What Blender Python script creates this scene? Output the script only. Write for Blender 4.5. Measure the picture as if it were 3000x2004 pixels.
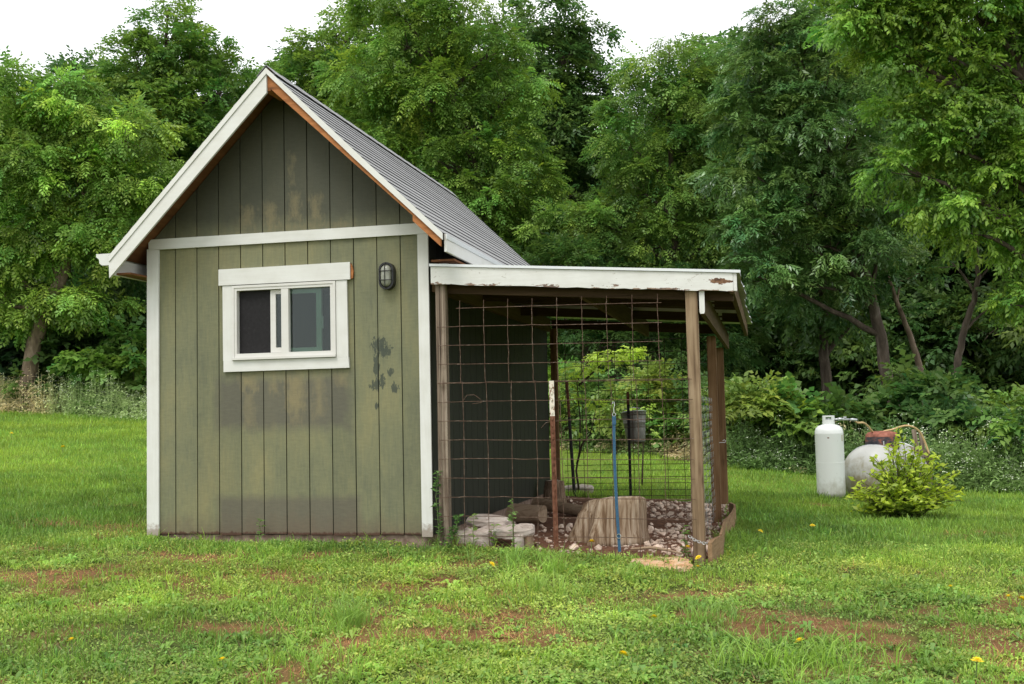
import bpy, bmesh, math, random
import numpy as np
from mathutils import Vector, Matrix
R_ = math.radians
scn = bpy.context.scene
for o in list(bpy.data.objects):
    bpy.data.objects.remove(o)

# ------------------------------------------------------------------ camera
CAM = np.array([5.1742, -8.6044, .9493]); YAW, PIT, ROL, FPX = -.2264, .0651, -.0214, 3258.6
_cy, _sy, _cp, _sp = math.cos(YAW), math.sin(YAW), math.cos(PIT), math.sin(PIT)
C_F = np.array([_sy*_cp, _cy*_cp, _sp]); _r = np.array([_cy, -_sy, 0.]); _u = np.cross(_r, C_F)
C_R = math.cos(ROL)*_r + math.sin(ROL)*_u
C_U = -math.sin(ROL)*_r + math.cos(ROL)*_u
cam_data = bpy.data.cameras.new('camera')
cam_data.sensor_width = 36.0; cam_data.lens = FPX/3000*36; cam_data.clip_start = .05; cam_data.clip_end = 2000
cam = bpy.data.objects.new('camera', cam_data); scn.collection.objects.link(cam)
cam.matrix_world = Matrix(((C_R[0], C_U[0], -C_F[0], CAM[0]), (C_R[1], C_U[1], -C_F[1], CAM[1]),
                           (C_R[2], C_U[2], -C_F[2], CAM[2]), (0, 0, 0, 1)))
scn.camera = cam

# ------------------------------------------------------------------ light: bright overcast
SUN_EL, SUN_AZ = R_(58), R_(200)          # azimuth clockwise from +y
world = bpy.data.worlds.new('World'); scn.world = world; world.use_nodes = True
wn = world.node_tree.nodes; wl = world.node_tree.links; wn.clear()
w_out = wn.new('ShaderNodeOutputWorld'); w_bg = wn.new('ShaderNodeBackground')
w_sky = wn.new('ShaderNodeTexSky'); w_sky.sky_type = 'NISHITA'; w_sky.sun_disc = False
w_sky.sun_elevation = SUN_EL; w_sky.sun_rotation = SUN_AZ
w_mix = wn.new('ShaderNodeMixRGB'); w_mix.inputs[0].default_value = .93
w_cl = wn.new('ShaderNodeTexNoise'); w_cl.inputs['Scale'].default_value = 2.2; w_cl.inputs['Detail'].default_value = 5
w_tc = wn.new('ShaderNodeTexCoord'); w_rmp = wn.new('ShaderNodeValToRGB')
w_rmp.color_ramp.elements[0].color = (9.6, 10.0, 10.4, 1); w_rmp.color_ramp.elements[0].position = .3
w_rmp.color_ramp.elements[1].color = (11.8, 11.8, 11.7, 1); w_rmp.color_ramp.elements[1].position = .7
wl.new(w_tc.outputs['Generated'], w_cl.inputs['Vector']); wl.new(w_cl.outputs['Fac'], w_rmp.inputs[0])
wl.new(w_sky.outputs[0], w_mix.inputs[1]); wl.new(w_rmp.outputs[0], w_mix.inputs[2])
wl.new(w_mix.outputs[0], w_bg.inputs['Color']); wl.new(w_bg.outputs[0], w_out.inputs[0])
w_bg.inputs['Strength'].default_value = .1
sd = bpy.data.lights.new('sun', 'SUN'); sd.energy = 1.5; sd.angle = R_(24); sd.color = (1, .96, .9)
sun = bpy.data.objects.new('sun', sd); scn.collection.objects.link(sun)
_sd = Vector((math.sin(SUN_AZ)*math.cos(SUN_EL), math.cos(SUN_AZ)*math.cos(SUN_EL), math.sin(SUN_EL)))
sun.rotation_euler = _sd.to_track_quat('Z', 'Y').to_euler(); sun.location = (0, -10, 20)
vs = scn.view_settings; vs.view_transform = 'Standard'; vs.look = 'None'; vs.gamma = 1; vs.use_curve_mapping = False
vs.exposure = .55
scn.render.engine = 'CYCLES'
scn.cycles.max_bounces = 6; scn.cycles.transparent_max_bounces = 8; scn.cycles.transmission_bounces = 5
scn.cycles.diffuse_bounces = 4; scn.cycles.glossy_bounces = 3

# ------------------------------------------------------------------ pixel helpers (photo is 3000 x 2004)
def ray(x, y): return C_F + C_R*(x-1500)/FPX + C_U*(1002-y)/FPX
def at_y(x, y, Y): d = ray(x, y); return CAM + d*(Y-CAM[1])/d[1]
def at_x(x, y, X): d = ray(x, y); return CAM + d*(X-CAM[0])/d[0]
def at_z(x, y, Z): d = ray(x, y); return CAM + d*(Z-CAM[2])/d[2]
def at_d(x, y, D): return CAM + ray(x, y)*D

# ------------------------------------------------------------------ terrain
EDGE_PX = [(-700, 1203, 29), (0, 1213, 28.5), (200, 1222, 28), (437, 1236, 27), (1000, 1285, 24.5), (1625, 1318, 22), (1809, 1331, 20.5),
           (2019, 1349, 19), (2150, 1375, 18), (2391, 1392, 17.5), (2600, 1418, 16.6), (2830, 1440, 16), (3000, 1445, 15.6), (3500, 1470, 14.8)]
EDGE = np.array([at_d(*e) for e in EDGE_PX])
_ctrl = [(0, 0, -.035), (-1.2, .2, -.02), (2.5, -.02, -.09), (4.62, -.06, -.2), (4.62, 2.8, -.19), (4.62, 5., -.18), (2.6, 2.4, -.12), (2.6, 4.9, -.1), (0, 5, .1)]
for px, py, d in [(2435, 1463, 14.5), (2650, 1530, 12.), (1500, 2004, 5.0), (0, 2004, 5.), (3000, 2004, 5.), (3000, 1600, 10.), (0, 1600, 9.), (2590, 1462, 15.)]:
    _ctrl.append(tuple(at_d(px, py, d)))
_ctrl += [tuple(e) for e in EDGE]
_ctrl += [(-14, 30, 2.0), (2, 30, .9), (16, 24, -.1), (5, -12, -.6), (-6, -10, -.25), (14, -8, -.75), (20, 8, -.8)]
_ctrl = np.array(_ctrl)
def _tk(r2): return np.where(r2 > 1e-12, .5*r2*np.log(np.maximum(r2, 1e-12)), 0)
def _fit(P):
    n = len(P); K = _tk(((P[:, None, :2]-P[None, :, :2])**2).sum(2)) + np.eye(n)*1.5
    A = np.zeros((n+3, n+3)); A[:n, :n] = K; A[:n, n] = 1; A[:n, n+1:] = P[:, :2]; A[n, :n] = 1; A[n+1:, :n] = P[:, :2].T
    return np.linalg.solve(A, np.concatenate([P[:, 2], np.zeros(3)]))
_tw = _fit(_ctrl)
def gz(x, y):
    x = np.atleast_1d(np.asarray(x, float)); y = np.atleast_1d(np.asarray(y, float))
    cx, cy = 2., 5.; r = np.hypot(x-cx, y-cy); k = np.where(r > 34, 34/np.maximum(r, 1e-6), 1)
    xx = cx+(x-cx)*k; yy = cy+(y-cy)*k
    out = np.zeros(xx.shape); xf = xx.ravel(); yf = yy.ravel(); res = np.empty(len(xf))
    for i in range(0, len(xf), 20000):
        a = xf[i:i+20000]; b = yf[i:i+20000]
        r2 = (a[:, None]-_ctrl[None, :, 0])**2 + (b[:, None]-_ctrl[None, :, 1])**2
        res[i:i+20000] = _tk(r2)@_tw[:-3] + _tw[-3] + _tw[-2]*a + _tw[-1]*b
    return res.reshape(xx.shape)
def g1(x, y): return float(gz(x, y)[0])
def hit(px, py, d0=3., d1=60.):
    d = ray(px, py); t = np.linspace(d0, d1, 1500); P = CAM + d*t[:, None]
    below = P[:, 2] < gz(P[:, 0], P[:, 1]); i = int(np.argmax(below))
    return P[i] if below.any() else P[-1]

# ------------------------------------------------------------------ noise
_nr = np.random.default_rng(7); _lat = _nr.random((256, 256))
def vnoise(x, y):
    xi = np.floor(x).astype(int); yi = np.floor(y).astype(int); fx = x-xi; fy = y-yi
    fx = fx*fx*(3-2*fx); fy = fy*fy*(3-2*fy); a = lambda i, j: _lat[i & 255, j & 255]
    return (a(xi, yi)*(1-fx)+a(xi+1, yi)*fx)*(1-fy) + (a(xi, yi+1)*(1-fx)+a(xi+1, yi+1)*fx)*fy
def fbm(x, y, o=4):
    s = 0; w = .5; t = 0
    for k in range(o):
        s = s + w*vnoise(x*2**k+17.3*k, y*2**k+5.1*k); t += w; w *= .5
    return s/t
def sstep(a, b, x): t = np.clip((x-a)/(b-a), 0, 1); return t*t*(3-2*t)

# ------------------------------------------------------------------ object helpers
COL = scn.collection
def link(name, me, mat=None, parent=None):
    o = bpy.data.objects.new(name, me); COL.objects.link(o)
    if mat is not None and me is not None and not me.materials: me.materials.append(mat)
    if parent is not None: o.parent = parent
    return o
def tag(o, label=None, cat=None, group=None, kind=None):
    if label: o['label'] = label
    if cat: o['category'] = cat
    if group: o['group'] = group
    if kind: o['kind'] = kind
    return o
def thing(name, label, cat, loc=(0, 0, 0), group=None):
    o = bpy.data.objects.new(name, None); COL.objects.link(o); o.location = tuple(map(float, loc)); o.empty_display_size = .1
    return tag(o, label, cat, group)
def pyd(name, v, f, smooth=False):
    me = bpy.data.meshes.new(name); me.from_pydata([tuple(map(float, p)) for p in v], [], f); me.update()
    if smooth: me.polygons.foreach_set('use_smooth', [True]*len(me.polygons))
    return me
class MB:
    """collects vertices and faces for one mesh"""
    def __init__(s): s.v = []; s.f = []
    def add(s, v, f):
        k = len(s.v); s.v += [tuple(map(float, p)) for p in v]; s.f += [tuple(i+k for i in q) for q in f]; return s
    def box(s, a, b):
        x0, y0, z0 = a; x1, y1, z1 = b
        return s.add([(x0,y0,z0),(x1,y0,z0),(x1,y1,z0),(x0,y1,z0),(x0,y0,z1),(x1,y0,z1),(x1,y1,z1),(x0,y1,z1)],
              [(3,2,1,0),(4,5,6,7),(0,1,5,4),(1,2,6,5),(2,3,7,6),(3,0,4,7)])
    def prism(s, poly, y0, y1, ax='y'):
        """polygon in xz (ax y), yz (ax x) or xy (ax z) pushed along the axis"""
        n = len(poly)
        P = (lambda p, t: (p[0], t, p[1])) if ax == 'y' else ((lambda p, t: (t, p[0], p[1])) if ax == 'x' else (lambda p, t: (p[0], p[1], t)))
        v = [P(p, y0) for p in poly] + [P(p, y1) for p in poly]
        f = [tuple(range(n)), tuple(range(2*n-1, n-1, -1))] + [(i, (i+1) % n + 0, (i+1) % n + n, i+n)[::-1] for i in range(n)]
        return s.add(v, f)
    def tube(s, pts, rad, n=6, cap=True):
        pts = np.asarray(pts, float); m = len(pts); rad = np.broadcast_to(np.asarray(rad, float), (m,))
        t = np.gradient(pts, axis=0); t /= np.linalg.norm(t, axis=1)[:, None]+1e-12
        a = np.array([0, 0, 1.]) if abs(t[0][2]) < .9 else np.array([1., 0, 0])
        v = []; u = np.cross(a, t[0]); u /= np.linalg.norm(u)
        for i in range(m):
            u = u - t[i]*(u@t[i]); u /= np.linalg.norm(u)+1e-12; w = np.cross(t[i], u)
            for k in range(n):
                c = 2*math.pi*k/n; v.append(pts[i]+rad[i]*(math.cos(c)*u+math.sin(c)*w))
        f = [(i*n+k, i*n+(k+1) % n, (i+1)*n+(k+1) % n, (i+1)*n+k) for i in range(m-1) for k in range(n)]
        if cap: f += [tuple(range(n-1, -1, -1)), tuple((m-1)*n+k for k in range(n))]
        return s.add(v, f)
    def lathe(s, prof, n=32, c=(0, 0, 0), cap=True):
        v = [(c[0]+r*math.cos(2*math.pi*k/n), c[1]+r*math.sin(2*math.pi*k/n), c[2]+z) for r, z in prof for k in range(n)]
        m = len(prof)
        f = [(i*n+k, i*n+(k+1) % n, (i+1)*n+(k+1) % n, (i+1)*n+k) for i in range(m-1) for k in range(n)]
        if cap: f += [tuple(range(n-1, -1, -1)), tuple((m-1)*n+k for k in range(n))]
        return s.add(v, f)
    def torus(s, c, R, r, ax=(0, 0, 1), n=20, m=6, sx=1.):
        ax = Vector(ax).normalized(); q = ax.to_track_quat('Z', 'Y'); v = []; f = []
        for i in range(n):
            a = 2*math.pi*i/n
            for k in range(m):
                b = 2*math.pi*k/m; p = q @ Vector(((R+r*math.cos(b))*math.cos(a)*sx, (R+r*math.cos(b))*math.sin(a), r*math.sin(b)))
                v.append(Vector(c)+p); f.append((i*m+k, ((i+1) % n)*m+k, ((i+1) % n)*m+(k+1) % m, i*m+(k+1) % m))
        return s.add(v, f)
    def mesh(s, name, smooth=False): return pyd(name, s.v, s.f, smooth)
    def build(s, name, mat, parent=None, smooth=False, bevel=0):
        me = s.mesh(name, smooth)
        if bevel:
            bm = bmesh.new(); bm.from_mesh(me)
            bmesh.ops.bevel(bm, geom=[e for e in bm.edges if e.calc_face_angle(0) > .5], offset=bevel, segments=1, affect='EDGES', clamp_overlap=True)
            bm.to_mesh(me); bm.free()
        return link(name, me, mat, parent)
def np_mesh(name, V, Q, col=None, tri=False):
    """fast mesh from numpy; col = one colour per face"""
    me = bpy.data.meshes.new(name); k = 3 if tri else 4; nf = len(Q)
    me.vertices.add(len(V)); me.vertices.foreach_set('co', np.ascontiguousarray(V, np.float32).ravel())
    me.loops.add(nf*k); me.loops.foreach_set('vertex_index', np.ascontiguousarray(Q, np.int32).ravel())
    me.polygons.add(nf); me.polygons.foreach_set('loop_start', np.arange(0, nf*k, k, dtype=np.int32))
    me.polygons.foreach_set('loop_total', np.full(nf, k, np.int32))
    if col is not None:
        a = me.attributes.new('Col', 'FLOAT_COLOR', 'FACE')
        c = np.ones((nf, 4), np.float32); c[:, :3] = col; a.data.foreach_set('color', c.ravel())
    me.update(calc_edges=True); return me

# ------------------------------------------------------------------ materials
def new_mat(name):
    m = bpy.data.materials.new(name); m.use_nodes = True; nt = m.node_tree
    return m, nt, nt.nodes['Principled BSDF'], lambda t: nt.nodes.new(t), lambda a, b: nt.links.new(a, b)
def ramp(N, stops, interp='LINEAR'):
    r = N('ShaderNodeValToRGB'); e = r.color_ramp; e.interpolation = interp
    while len(e.elements) < len(stops): e.elements.new(.5)
    for el, (p, c) in zip(e.elements, stops): el.position = p; el.color = (*c, 1) if len(c) == 3 else c
    return r
def math_n(N, L, op, a, b=None, clamp=False):
    n = N('ShaderNodeMath'); n.operation = op; n.use_clamp = clamp
    for i, q in enumerate((a, b)):
        if q is None: continue
        if isinstance(q, (int, float)): n.inputs[i].default_value = q
        else: L(q, n.inputs[i])
    return n.outputs[0]
def mix_n(N, L, f, a, b, t='MIX'):
    n = N('ShaderNodeMixRGB'); n.blend_type = t
    for i, q in enumerate((f, a, b)):
        if isinstance(q, (int, float)): n.inputs[i].default_value = q
        elif isinstance(q, tuple): n.inputs[i].default_value = (*q, 1)
        else: L(q, n.inputs[i])
    return n.outputs[0]
def coords(N, L, scale, space='pos', loc=(0, 0, 0)):
    if space == 'pos': s = N('ShaderNodeNewGeometry').outputs['Position']
    else: s = N('ShaderNodeTexCoord').outputs['Object']
    mp = N('ShaderNodeMapping'); mp.inputs['Scale'].default_value = scale; mp.inputs['Location'].default_value = loc
    L(s, mp.inputs[0]); return mp.outputs[0]
def noise(N, L, vec, scale=1., detail=5, rough=.55, dist=0.):
    n = N('ShaderNodeTexNoise'); n.inputs['Scale'].default_value = scale; n.inputs['Detail'].default_value = detail
    n.inputs['Roughness'].default_value = rough; n.inputs['Distortion'].default_value = dist; L(vec, n.inputs['Vector']); return n.outputs['Fac']
def bump(N, L, B, h, dist=.01, st=.5):
    b = N('ShaderNodeBump'); b.inputs['Distance'].default_value = dist; b.inputs['Strength'].default_value = st; L(h, b.inputs['Height']); L(b.outputs[0], B.inputs['Normal'])
def simple(name, stops, scale, rough=.8, bd=.004, bs=.5, metal=0, space='pos', detail=6, dist=0., spec=.3, rnd=0.):
    m, nt, B, N, L = new_mat(name)
    v = coords(N, L, scale, space); n = noise(N, L, v, 1., detail, .6, dist); r = ramp(N, stops); L(n, r.inputs[0]); c = r.outputs[0]
    if rnd:
        oi = N('ShaderNodeObjectInfo'); k = math_n(N, L, 'MULTIPLY_ADD', oi.outputs['Random'], 2*rnd); nt.nodes[-1].inputs[2].default_value = 1-rnd
        c = mix_n(N, L, 1., c, k, 'MULTIPLY')
    L(c, B.inputs['Base Color']); B.inputs['Roughness'].default_value = rough; B.inputs['Metallic'].default_value = metal
    B.inputs['Specular IOR Level'].default_value = spec
    if bd: bump(N, L, B, n, bd, bs)
    return m
def leaf_mat(name, trans=.32, gloss=.07, rough=.45):
    m, nt, B, N, L = new_mat(name); nt.nodes.remove(B)
    a = N('ShaderNodeAttribute'); a.attribute_name = 'Col'
    d = N('ShaderNodeBsdfDiffuse'); t = N('ShaderNodeBsdfTranslucent'); g = N('ShaderNodeBsdfGlossy'); g.inputs['Roughness'].default_value = rough
    g.inputs['Color'].default_value = (.9, .95, .95, 1)
    h = N('ShaderNodeHueSaturation'); h.inputs['Saturation'].default_value = 1.05; h.inputs['Value'].default_value = trans
    L(a.outputs['Color'], d.inputs['Color']); L(a.outputs['Color'], h.inputs['Color']); L(h.outputs[0], t.inputs['Color'])
    m1 = N('ShaderNodeAddShader'); L(d.outputs[0], m1.inputs[0]); L(t.outputs[0], m1.inputs[1])
    m2 = N('ShaderNodeMixShader'); m2.inputs[0].default_value = gloss; L(m1.outputs[0], m2.inputs[1]); L(g.outputs[0], m2.inputs[2])
    L(m2.outputs[0], nt.nodes['Material Output'].inputs[0]); return m
def grass_mat(name, trans=.75):
    m, nt, B, N, L = new_mat(name); nt.nodes.remove(B)
    a = N('ShaderNodeAttribute'); a.attribute_name = 'Tint'; a.attribute_type = 'INSTANCER'; b = N('ShaderNodeAttribute'); b.attribute_name = 'Col'
    c = mix_n(N, L, 1., a.outputs['Color'], b.outputs['Color'], 'MULTIPLY')
    d = N('ShaderNodeBsdfDiffuse'); t = N('ShaderNodeBsdfTranslucent'); g = N('ShaderNodeBsdfGlossy'); g.inputs['Roughness'].default_value = .5
    L(c, d.inputs['Color']); L(mix_n(N, L, 1., c, (trans, trans, trans), 'MULTIPLY'), t.inputs['Color']); m1 = N('ShaderNodeAddShader'); L(d.outputs[0], m1.inputs[0]); L(t.outputs[0], m1.inputs[1])
    m2 = N('ShaderNodeMixShader'); m2.inputs[0].default_value = .025; L(m1.outputs[0], m2.inputs[1]); L(g.outputs[0], m2.inputs[2]); L(m2.outputs[0], nt.nodes['Material Output'].inputs[0]); return m
def wood_mat(name, stops, axis='z', fine=60, coarse=2.2, rough=.8, knots=True, bd=.003, tint=None):
    """weathered timber with grain running along an axis"""
    m, nt, B, N, L = new_mat(name)
    sc = {'x': (coarse, fine, fine), 'y': (fine, coarse, fine), 'z': (fine, fine, coarse)}[axis]
    v = coords(N, L, sc); n = noise(N, L, v, 1., 6, .65, .6)
    v2 = coords(N, L, tuple(max(1., s*.16) for s in sc)); n2 = noise(N, L, v2, 1., 4, .6, 1.2)
    s = math_n(N, L, 'ADD', math_n(N, L, 'MULTIPLY', n, .6), math_n(N, L, 'MULTIPLY', n2, .4))
    r = ramp(N, stops); L(s, r.inputs[0]); c = r.outputs[0]
    if knots:
        kv = coords(N, L, {'x': (2.2, 9, 9), 'y': (9, 2.2, 9), 'z': (9, 9, 2.2)}[axis]); vo = N('ShaderNodeTexVoronoi'); vo.inputs['Scale'].default_value = 1.; L(kv, vo.inputs['Vector'])
        kr = ramp(N, [(0., (1, 1, 1)), (.16, (0, 0, 0))]); L(vo.outputs['Distance'], kr.inputs[0])
        c = mix_n(N, L, math_n(N, L, 'MULTIPLY', kr.outputs[0], .75), c, (.05, .025, .012))
    L(c, B.inputs['Base Color']); B.inputs['Roughness'].default_value = rough; B.inputs['Specular IOR Level'].default_value = .2
    bump(N, L, B, s, bd, .7); return m
def white_paint(name, base=(.675, .675, .645), dirt=.25, peel=None, low_dirt=None, axis='x'):
    m, nt, B, N, L = new_mat(name)
    sc = {'x': (3, 40, 40), 'z': (40, 40, 3), 'y': (40, 3, 40)}[axis]
    n = noise(N, L, coords(N, L, sc), 1., 5, .6); n2 = noise(N, L, coords(N, L, (5, 5, 5)), 1., 5, .6)
    r = ramp(N, [(.25, tuple(q*(1-dirt) for q in (base[0], base[1]*.985, base[2]*.95))), (.6, base)])
    L(math_n(N, L, 'ADD', math_n(N, L, 'MULTIPLY', n, .4), math_n(N, L, 'MULTIPLY', n2, .6)), r.inputs[0]); c = r.outputs[0]
    if low_dirt:                                        # splashed mud near the ground, ragged
        z = N('ShaderNodeSeparateXYZ'); L(N('ShaderNodeNewGeometry').outputs['Position'], z.inputs[0])
        nn = noise(N, L, coords(N, L, (25, 25, 25)), 1., 5, .65)
        t = math_n(N, L, 'ADD', z.outputs[2], math_n(N, L, 'MULTIPLY', nn, -low_dirt*1.6))
        k = ramp(N, [(0, (1, 1, 1)), (.06, (0, 0, 0))]); L(math_n(N, L, 'ADD', t, low_dirt*.55), k.inputs[0])
        c = mix_n(N, L, math_n(N, L, 'MULTIPLY', k.outputs[0], .7), c, (.2, .13, .08))
    if peel is not None: c = peel(N, L, c)
    L(c, B.inputs['Base Color']); B.inputs['Roughness'].default_value = .6; B.inputs['Specular IOR Level'].default_value = .3
    bump(N, L, B, n, .0015, .4); return m
def flat(name, c, rough=.5, metal=0, spec=.4):
    m, nt, B, N, L = new_mat(name); B.inputs['Base Color'].default_value = (*c, 1); B.inputs['Roughness'].default_value = rough
    B.inputs['Metallic'].default_value = metal; B.inputs['Specular IOR Level'].default_value = spec; return m
# ------------------------------------------------------------------ material library
def siding_mat(name, front):
    m, nt, B, N, L = new_mat(name)
    n1 = noise(N, L, coords(N, L, (3.2, 3.2, 1.1)), 1., 5, .6)
    n2 = noise(N, L, coords(N, L, (45, 45, 6)), 1., 5, .65, .4)          # vertical brush and grain marks
    n3 = noise(N, L, coords(N, L, (70, 70, 160)), 1., 4, .6, .5)          # embossed grain
    r = ramp(N, [(.3, (.112, .120, .078)), (.48, (.165, .168, .095)), (.66, (.222, .206, .104))])
    L(math_n(N, L, 'ADD', math_n(N, L, 'MULTIPLY', n1, .68), math_n(N, L, 'MULTIPLY', n2, .32)), r.inputs[0]); c = r.outputs[0]
    if front:
        sp = N('ShaderNodeSeparateXYZ'); L(N('ShaderNodeNewGeometry').outputs['Position'], sp.inputs[0]); X, Z = sp.outputs[0], sp.outputs[2]
        e1 = noise(N, L, coords(N, L, (9, 9, 5)), 1., 4, .6); e2 = noise(N, L, coords(N, L, (30, 30, 12)), 1., 5, .65); e3 = noise(N, L, coords(N, L, (42, 42, 16)), 1., 6, .72)
        def boxmask(x0, x1, z0, z1, soft, amp, en):
            d = math_n(N, L, 'MINIMUM', math_n(N, L, 'MINIMUM', math_n(N, L, 'SUBTRACT', X, x0), math_n(N, L, 'SUBTRACT', x1, X)),
                       math_n(N, L, 'MINIMUM', math_n(N, L, 'SUBTRACT', Z, z0), math_n(N, L, 'SUBTRACT', z1, Z)))
            d = math_n(N, L, 'ADD', d, math_n(N, L, 'MULTIPLY', math_n(N, L, 'SUBTRACT', en, .5), amp))
            return math_n(N, L, 'DIVIDE', d, soft, True)
        # gable: darker, less faded paint plus painted-in overhang shade, with worn tan patches low down
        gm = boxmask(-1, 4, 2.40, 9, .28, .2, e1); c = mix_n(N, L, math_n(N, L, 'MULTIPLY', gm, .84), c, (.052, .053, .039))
        for x0, x1, z0, z1 in ((.83, 1.0, 2.56, 2.78), (1.04, 1.2, 2.56, 2.8), (1.27, 1.42, 2.6, 2.86), (1.46, 1.6, 2.58, 2.84), (1.08, 1.9, 2.52, 2.6), (1.28, 1.36, 2.9, 3.2)):
            k = boxmask(x0, x1, z0, z1, .07, .22, e2); c = mix_n(N, L, math_n(N, L, 'MULTIPLY', k, .75), c, (.17, .145, .078))
        # grey repaint band under the window, ragged, with tan gaps
        k = boxmask(.58, 1.86, .82, 1.35, .10, .16, e1); c = mix_n(N, L, math_n(N, L, 'MULTIPLY', k, .85), c, (.106, .100, .076))
        for x0, x1, z0, z1, a in ((.83, 1.0, 1.2, 1.34, .8), (1.10, 1.19, 1.17, 1.36, .7), (1.24, 1.43, 1.02, 1.33, .8), (1.49, 1.6, .95, 1.32, .55), (1.68, 1.8, 1.21, 1.33, .7), (.86, .98, .88, 1.2, .5), (1.27, 1.4, .9, 1.1, .5)):
            k = boxmask(x0-.02, x1+.02, z0-.02, z1+.02, .09, .2, e2); c = mix_n(N, L, math_n(N, L, 'MULTIPLY', k, a), c, (.225, .19, .10))
        k = boxmask(.60, 1.93, -.2, .345, .075, .05, e1); c = mix_n(N, L, math_n(N, L, 'MULTIPLY', k, .78), c, (.112, .099, .076))
        # dark paint left where a fixture was scraped off
        for x0, x1, z0, z1 in ((2.01, 2.15, 1.49, 1.59), (2.06, 2.19, 1.45, 1.53), (2.03, 2.07, 1.26, 1.5), (2.0, 2.08, 1.17, 1.25), (2.06, 2.12, 1.2, 1.29), (2.18, 2.235, 1.16, 1.22), (2.04, 2.06, 1.03, 1.06), (2.15, 2.19, 1.3, 1.34)):
            u = math_n(N, L, 'DIVIDE', math_n(N, L, 'SUBTRACT', X, (x0+x1)/2), (x1-x0)/2+.012); w = math_n(N, L, 'DIVIDE', math_n(N, L, 'SUBTRACT', Z, (z0+z1)/2), (z1-z0)/2+.02)
            d = math_n(N, L, 'ADD', math_n(N, L, 'SUBTRACT', .75, math_n(N, L, 'ADD', math_n(N, L, 'MULTIPLY', u, u), math_n(N, L, 'MULTIPLY', w, w))), math_n(N, L, 'MULTIPLY', math_n(N, L, 'SUBTRACT', e3, .5), 5.5))
            c = mix_n(N, L, math_n(N, L, 'MULTIPLY', math_n(N, L, 'DIVIDE', d, .25, True), .92), c, (.052, .062, .046))
        # splashed red mud at the foot
        k = boxmask(-1, 4, -.3, .19, .22, .25, e1); c = mix_n(N, L, math_n(N, L, 'MULTIPLY', k, .62), c, (.13, .088, .058))
        k = boxmask(-1, 4, -.3, .025, .015, .06, e2); c = mix_n(N, L, math_n(N, L, 'MULTIPLY', k, .9), c, (.07, .03, .018))
    oi = N('ShaderNodeObjectInfo'); n4 = noise(N, L, coords(N, L, (14, 14, 60)), 1., 4, .6); kk = math_n(N, L, 'ADD', math_n(N, L, 'MULTIPLY', oi.outputs['Random'], .12), math_n(N, L, 'MULTIPLY_ADD', n4, .42)); nt.nodes[-2].inputs[2].default_value = .73
    c = mix_n(N, L, 1., c, kk, 'MULTIPLY')
    L(c, B.inputs['Base Color']); B.inputs['Roughness'].default_value = .62; B.inputs['Specular IOR Level'].default_value = .3
    bump(N, L, B, math_n(N, L, 'ADD', math_n(N, L, 'MULTIPLY', n2, .5), math_n(N, L, 'MULTIPLY', n3, .7)), .004, .55); return m
M = {}
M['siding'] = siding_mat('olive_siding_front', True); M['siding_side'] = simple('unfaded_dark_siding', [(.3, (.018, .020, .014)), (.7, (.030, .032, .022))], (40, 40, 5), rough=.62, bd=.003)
M['groove'] = simple('groove_shade', [(.3, (.03, .034, .022)), (.7, (.055, .058, .036))], (20, 20, 3), bd=0)  # shadow in the grooves put into the colour, darker than the front paint
M['white_x'] = white_paint('white_trim_level', axis='x', dirt=.16)
M['white_z'] = white_paint('white_trim_upright', axis='z', dirt=.16, low_dirt=.14)
M['white_rake'] = white_paint('white_rake', axis='x', dirt=.1)
def peel(N, L, c):
    sp = N('ShaderNodeSeparateXYZ'); L(N('ShaderNodeNewGeometry').outputs['Position'], sp.inputs[0]); X, Z = sp.outputs[0], sp.outputs[2]
    zr = math_n(N, L, 'ADD', Z, math_n(N, L, 'MULTIPLY', math_n(N, L, 'SUBTRACT', X, 2.558), .0715))    # height along the sloping board
    e = noise(N, L, coords(N, L, (5.5, 9, 22)), 1., 6, .62, .3); e2 = noise(N, L, coords(N, L, (26, 26, 60)), 1., 5, .6, .5)
    # bottom edge chips
    d = math_n(N, L, 'SUBTRACT', 2.0, zr); d = math_n(N, L, 'ADD', d, math_n(N, L, 'MULTIPLY', e, .24))
    k1 = math_n(N, L, 'GREATER_THAN', d, .112)
    # big bare patch near the free end
    u = math_n(N, L, 'DIVIDE', math_n(N, L, 'SUBTRACT', X, 4.84), .15); w = math_n(N, L, 'DIVIDE', math_n(N, L, 'SUBTRACT', zr, 2.085), .034)
    dd = math_n(N, L, 'ADD', math_n(N, L, 'MULTIPLY', u, u), math_n(N, L, 'MULTIPLY', w, w)); dd = math_n(N, L, 'ADD', dd, math_n(N, L, 'MULTIPLY', e2, 1.9))
    k2 = math_n(N, L, 'LESS_THAN', dd, 1.35)
    sp_ = noise(N, L, coords(N, L, (14, 14, 30)), 1., 5, .7, .8); k3 = math_n(N, L, 'GREATER_THAN', sp_, .64)
    bare = ramp(N, [(.35, (.05, .025, .015)), (.55, (.2, .1, .05)), (.7, (.28, .25, .2))]); L(e2, bare.inputs[0])
    c = mix_n(N, L, math_n(N, L, 'MULTIPLY', k3, .6), c, (.3, .27, .22)); c = mix_n(N, L, math_n(N, L, 'MULTIPLY', k1, .9), c, bare.outputs[0]); return mix_n(N, L, k2, c, bare.outputs[0])
M['white_peel'] = white_paint('peeling_white_paint', axis='x', dirt=.2, peel=peel)
M['vinyl'] = white_paint('white_vinyl', base=(.64, .63, .60), dirt=.08, axis='x')
M['metal_white'] = flat('white_metal_edge', (.68, .70, .71), .4, .1)
M['galv'] = simple('galvanised_sheet', [(.3, (.4, .42, .43)), (.7, (.58, .6, .6))], (9, 9, 9), rough=.42, metal=.7, bd=0)
M['gutter'] = white_paint('gutter_white', base=(.66, .67, .64), dirt=.1, axis='y')
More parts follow.
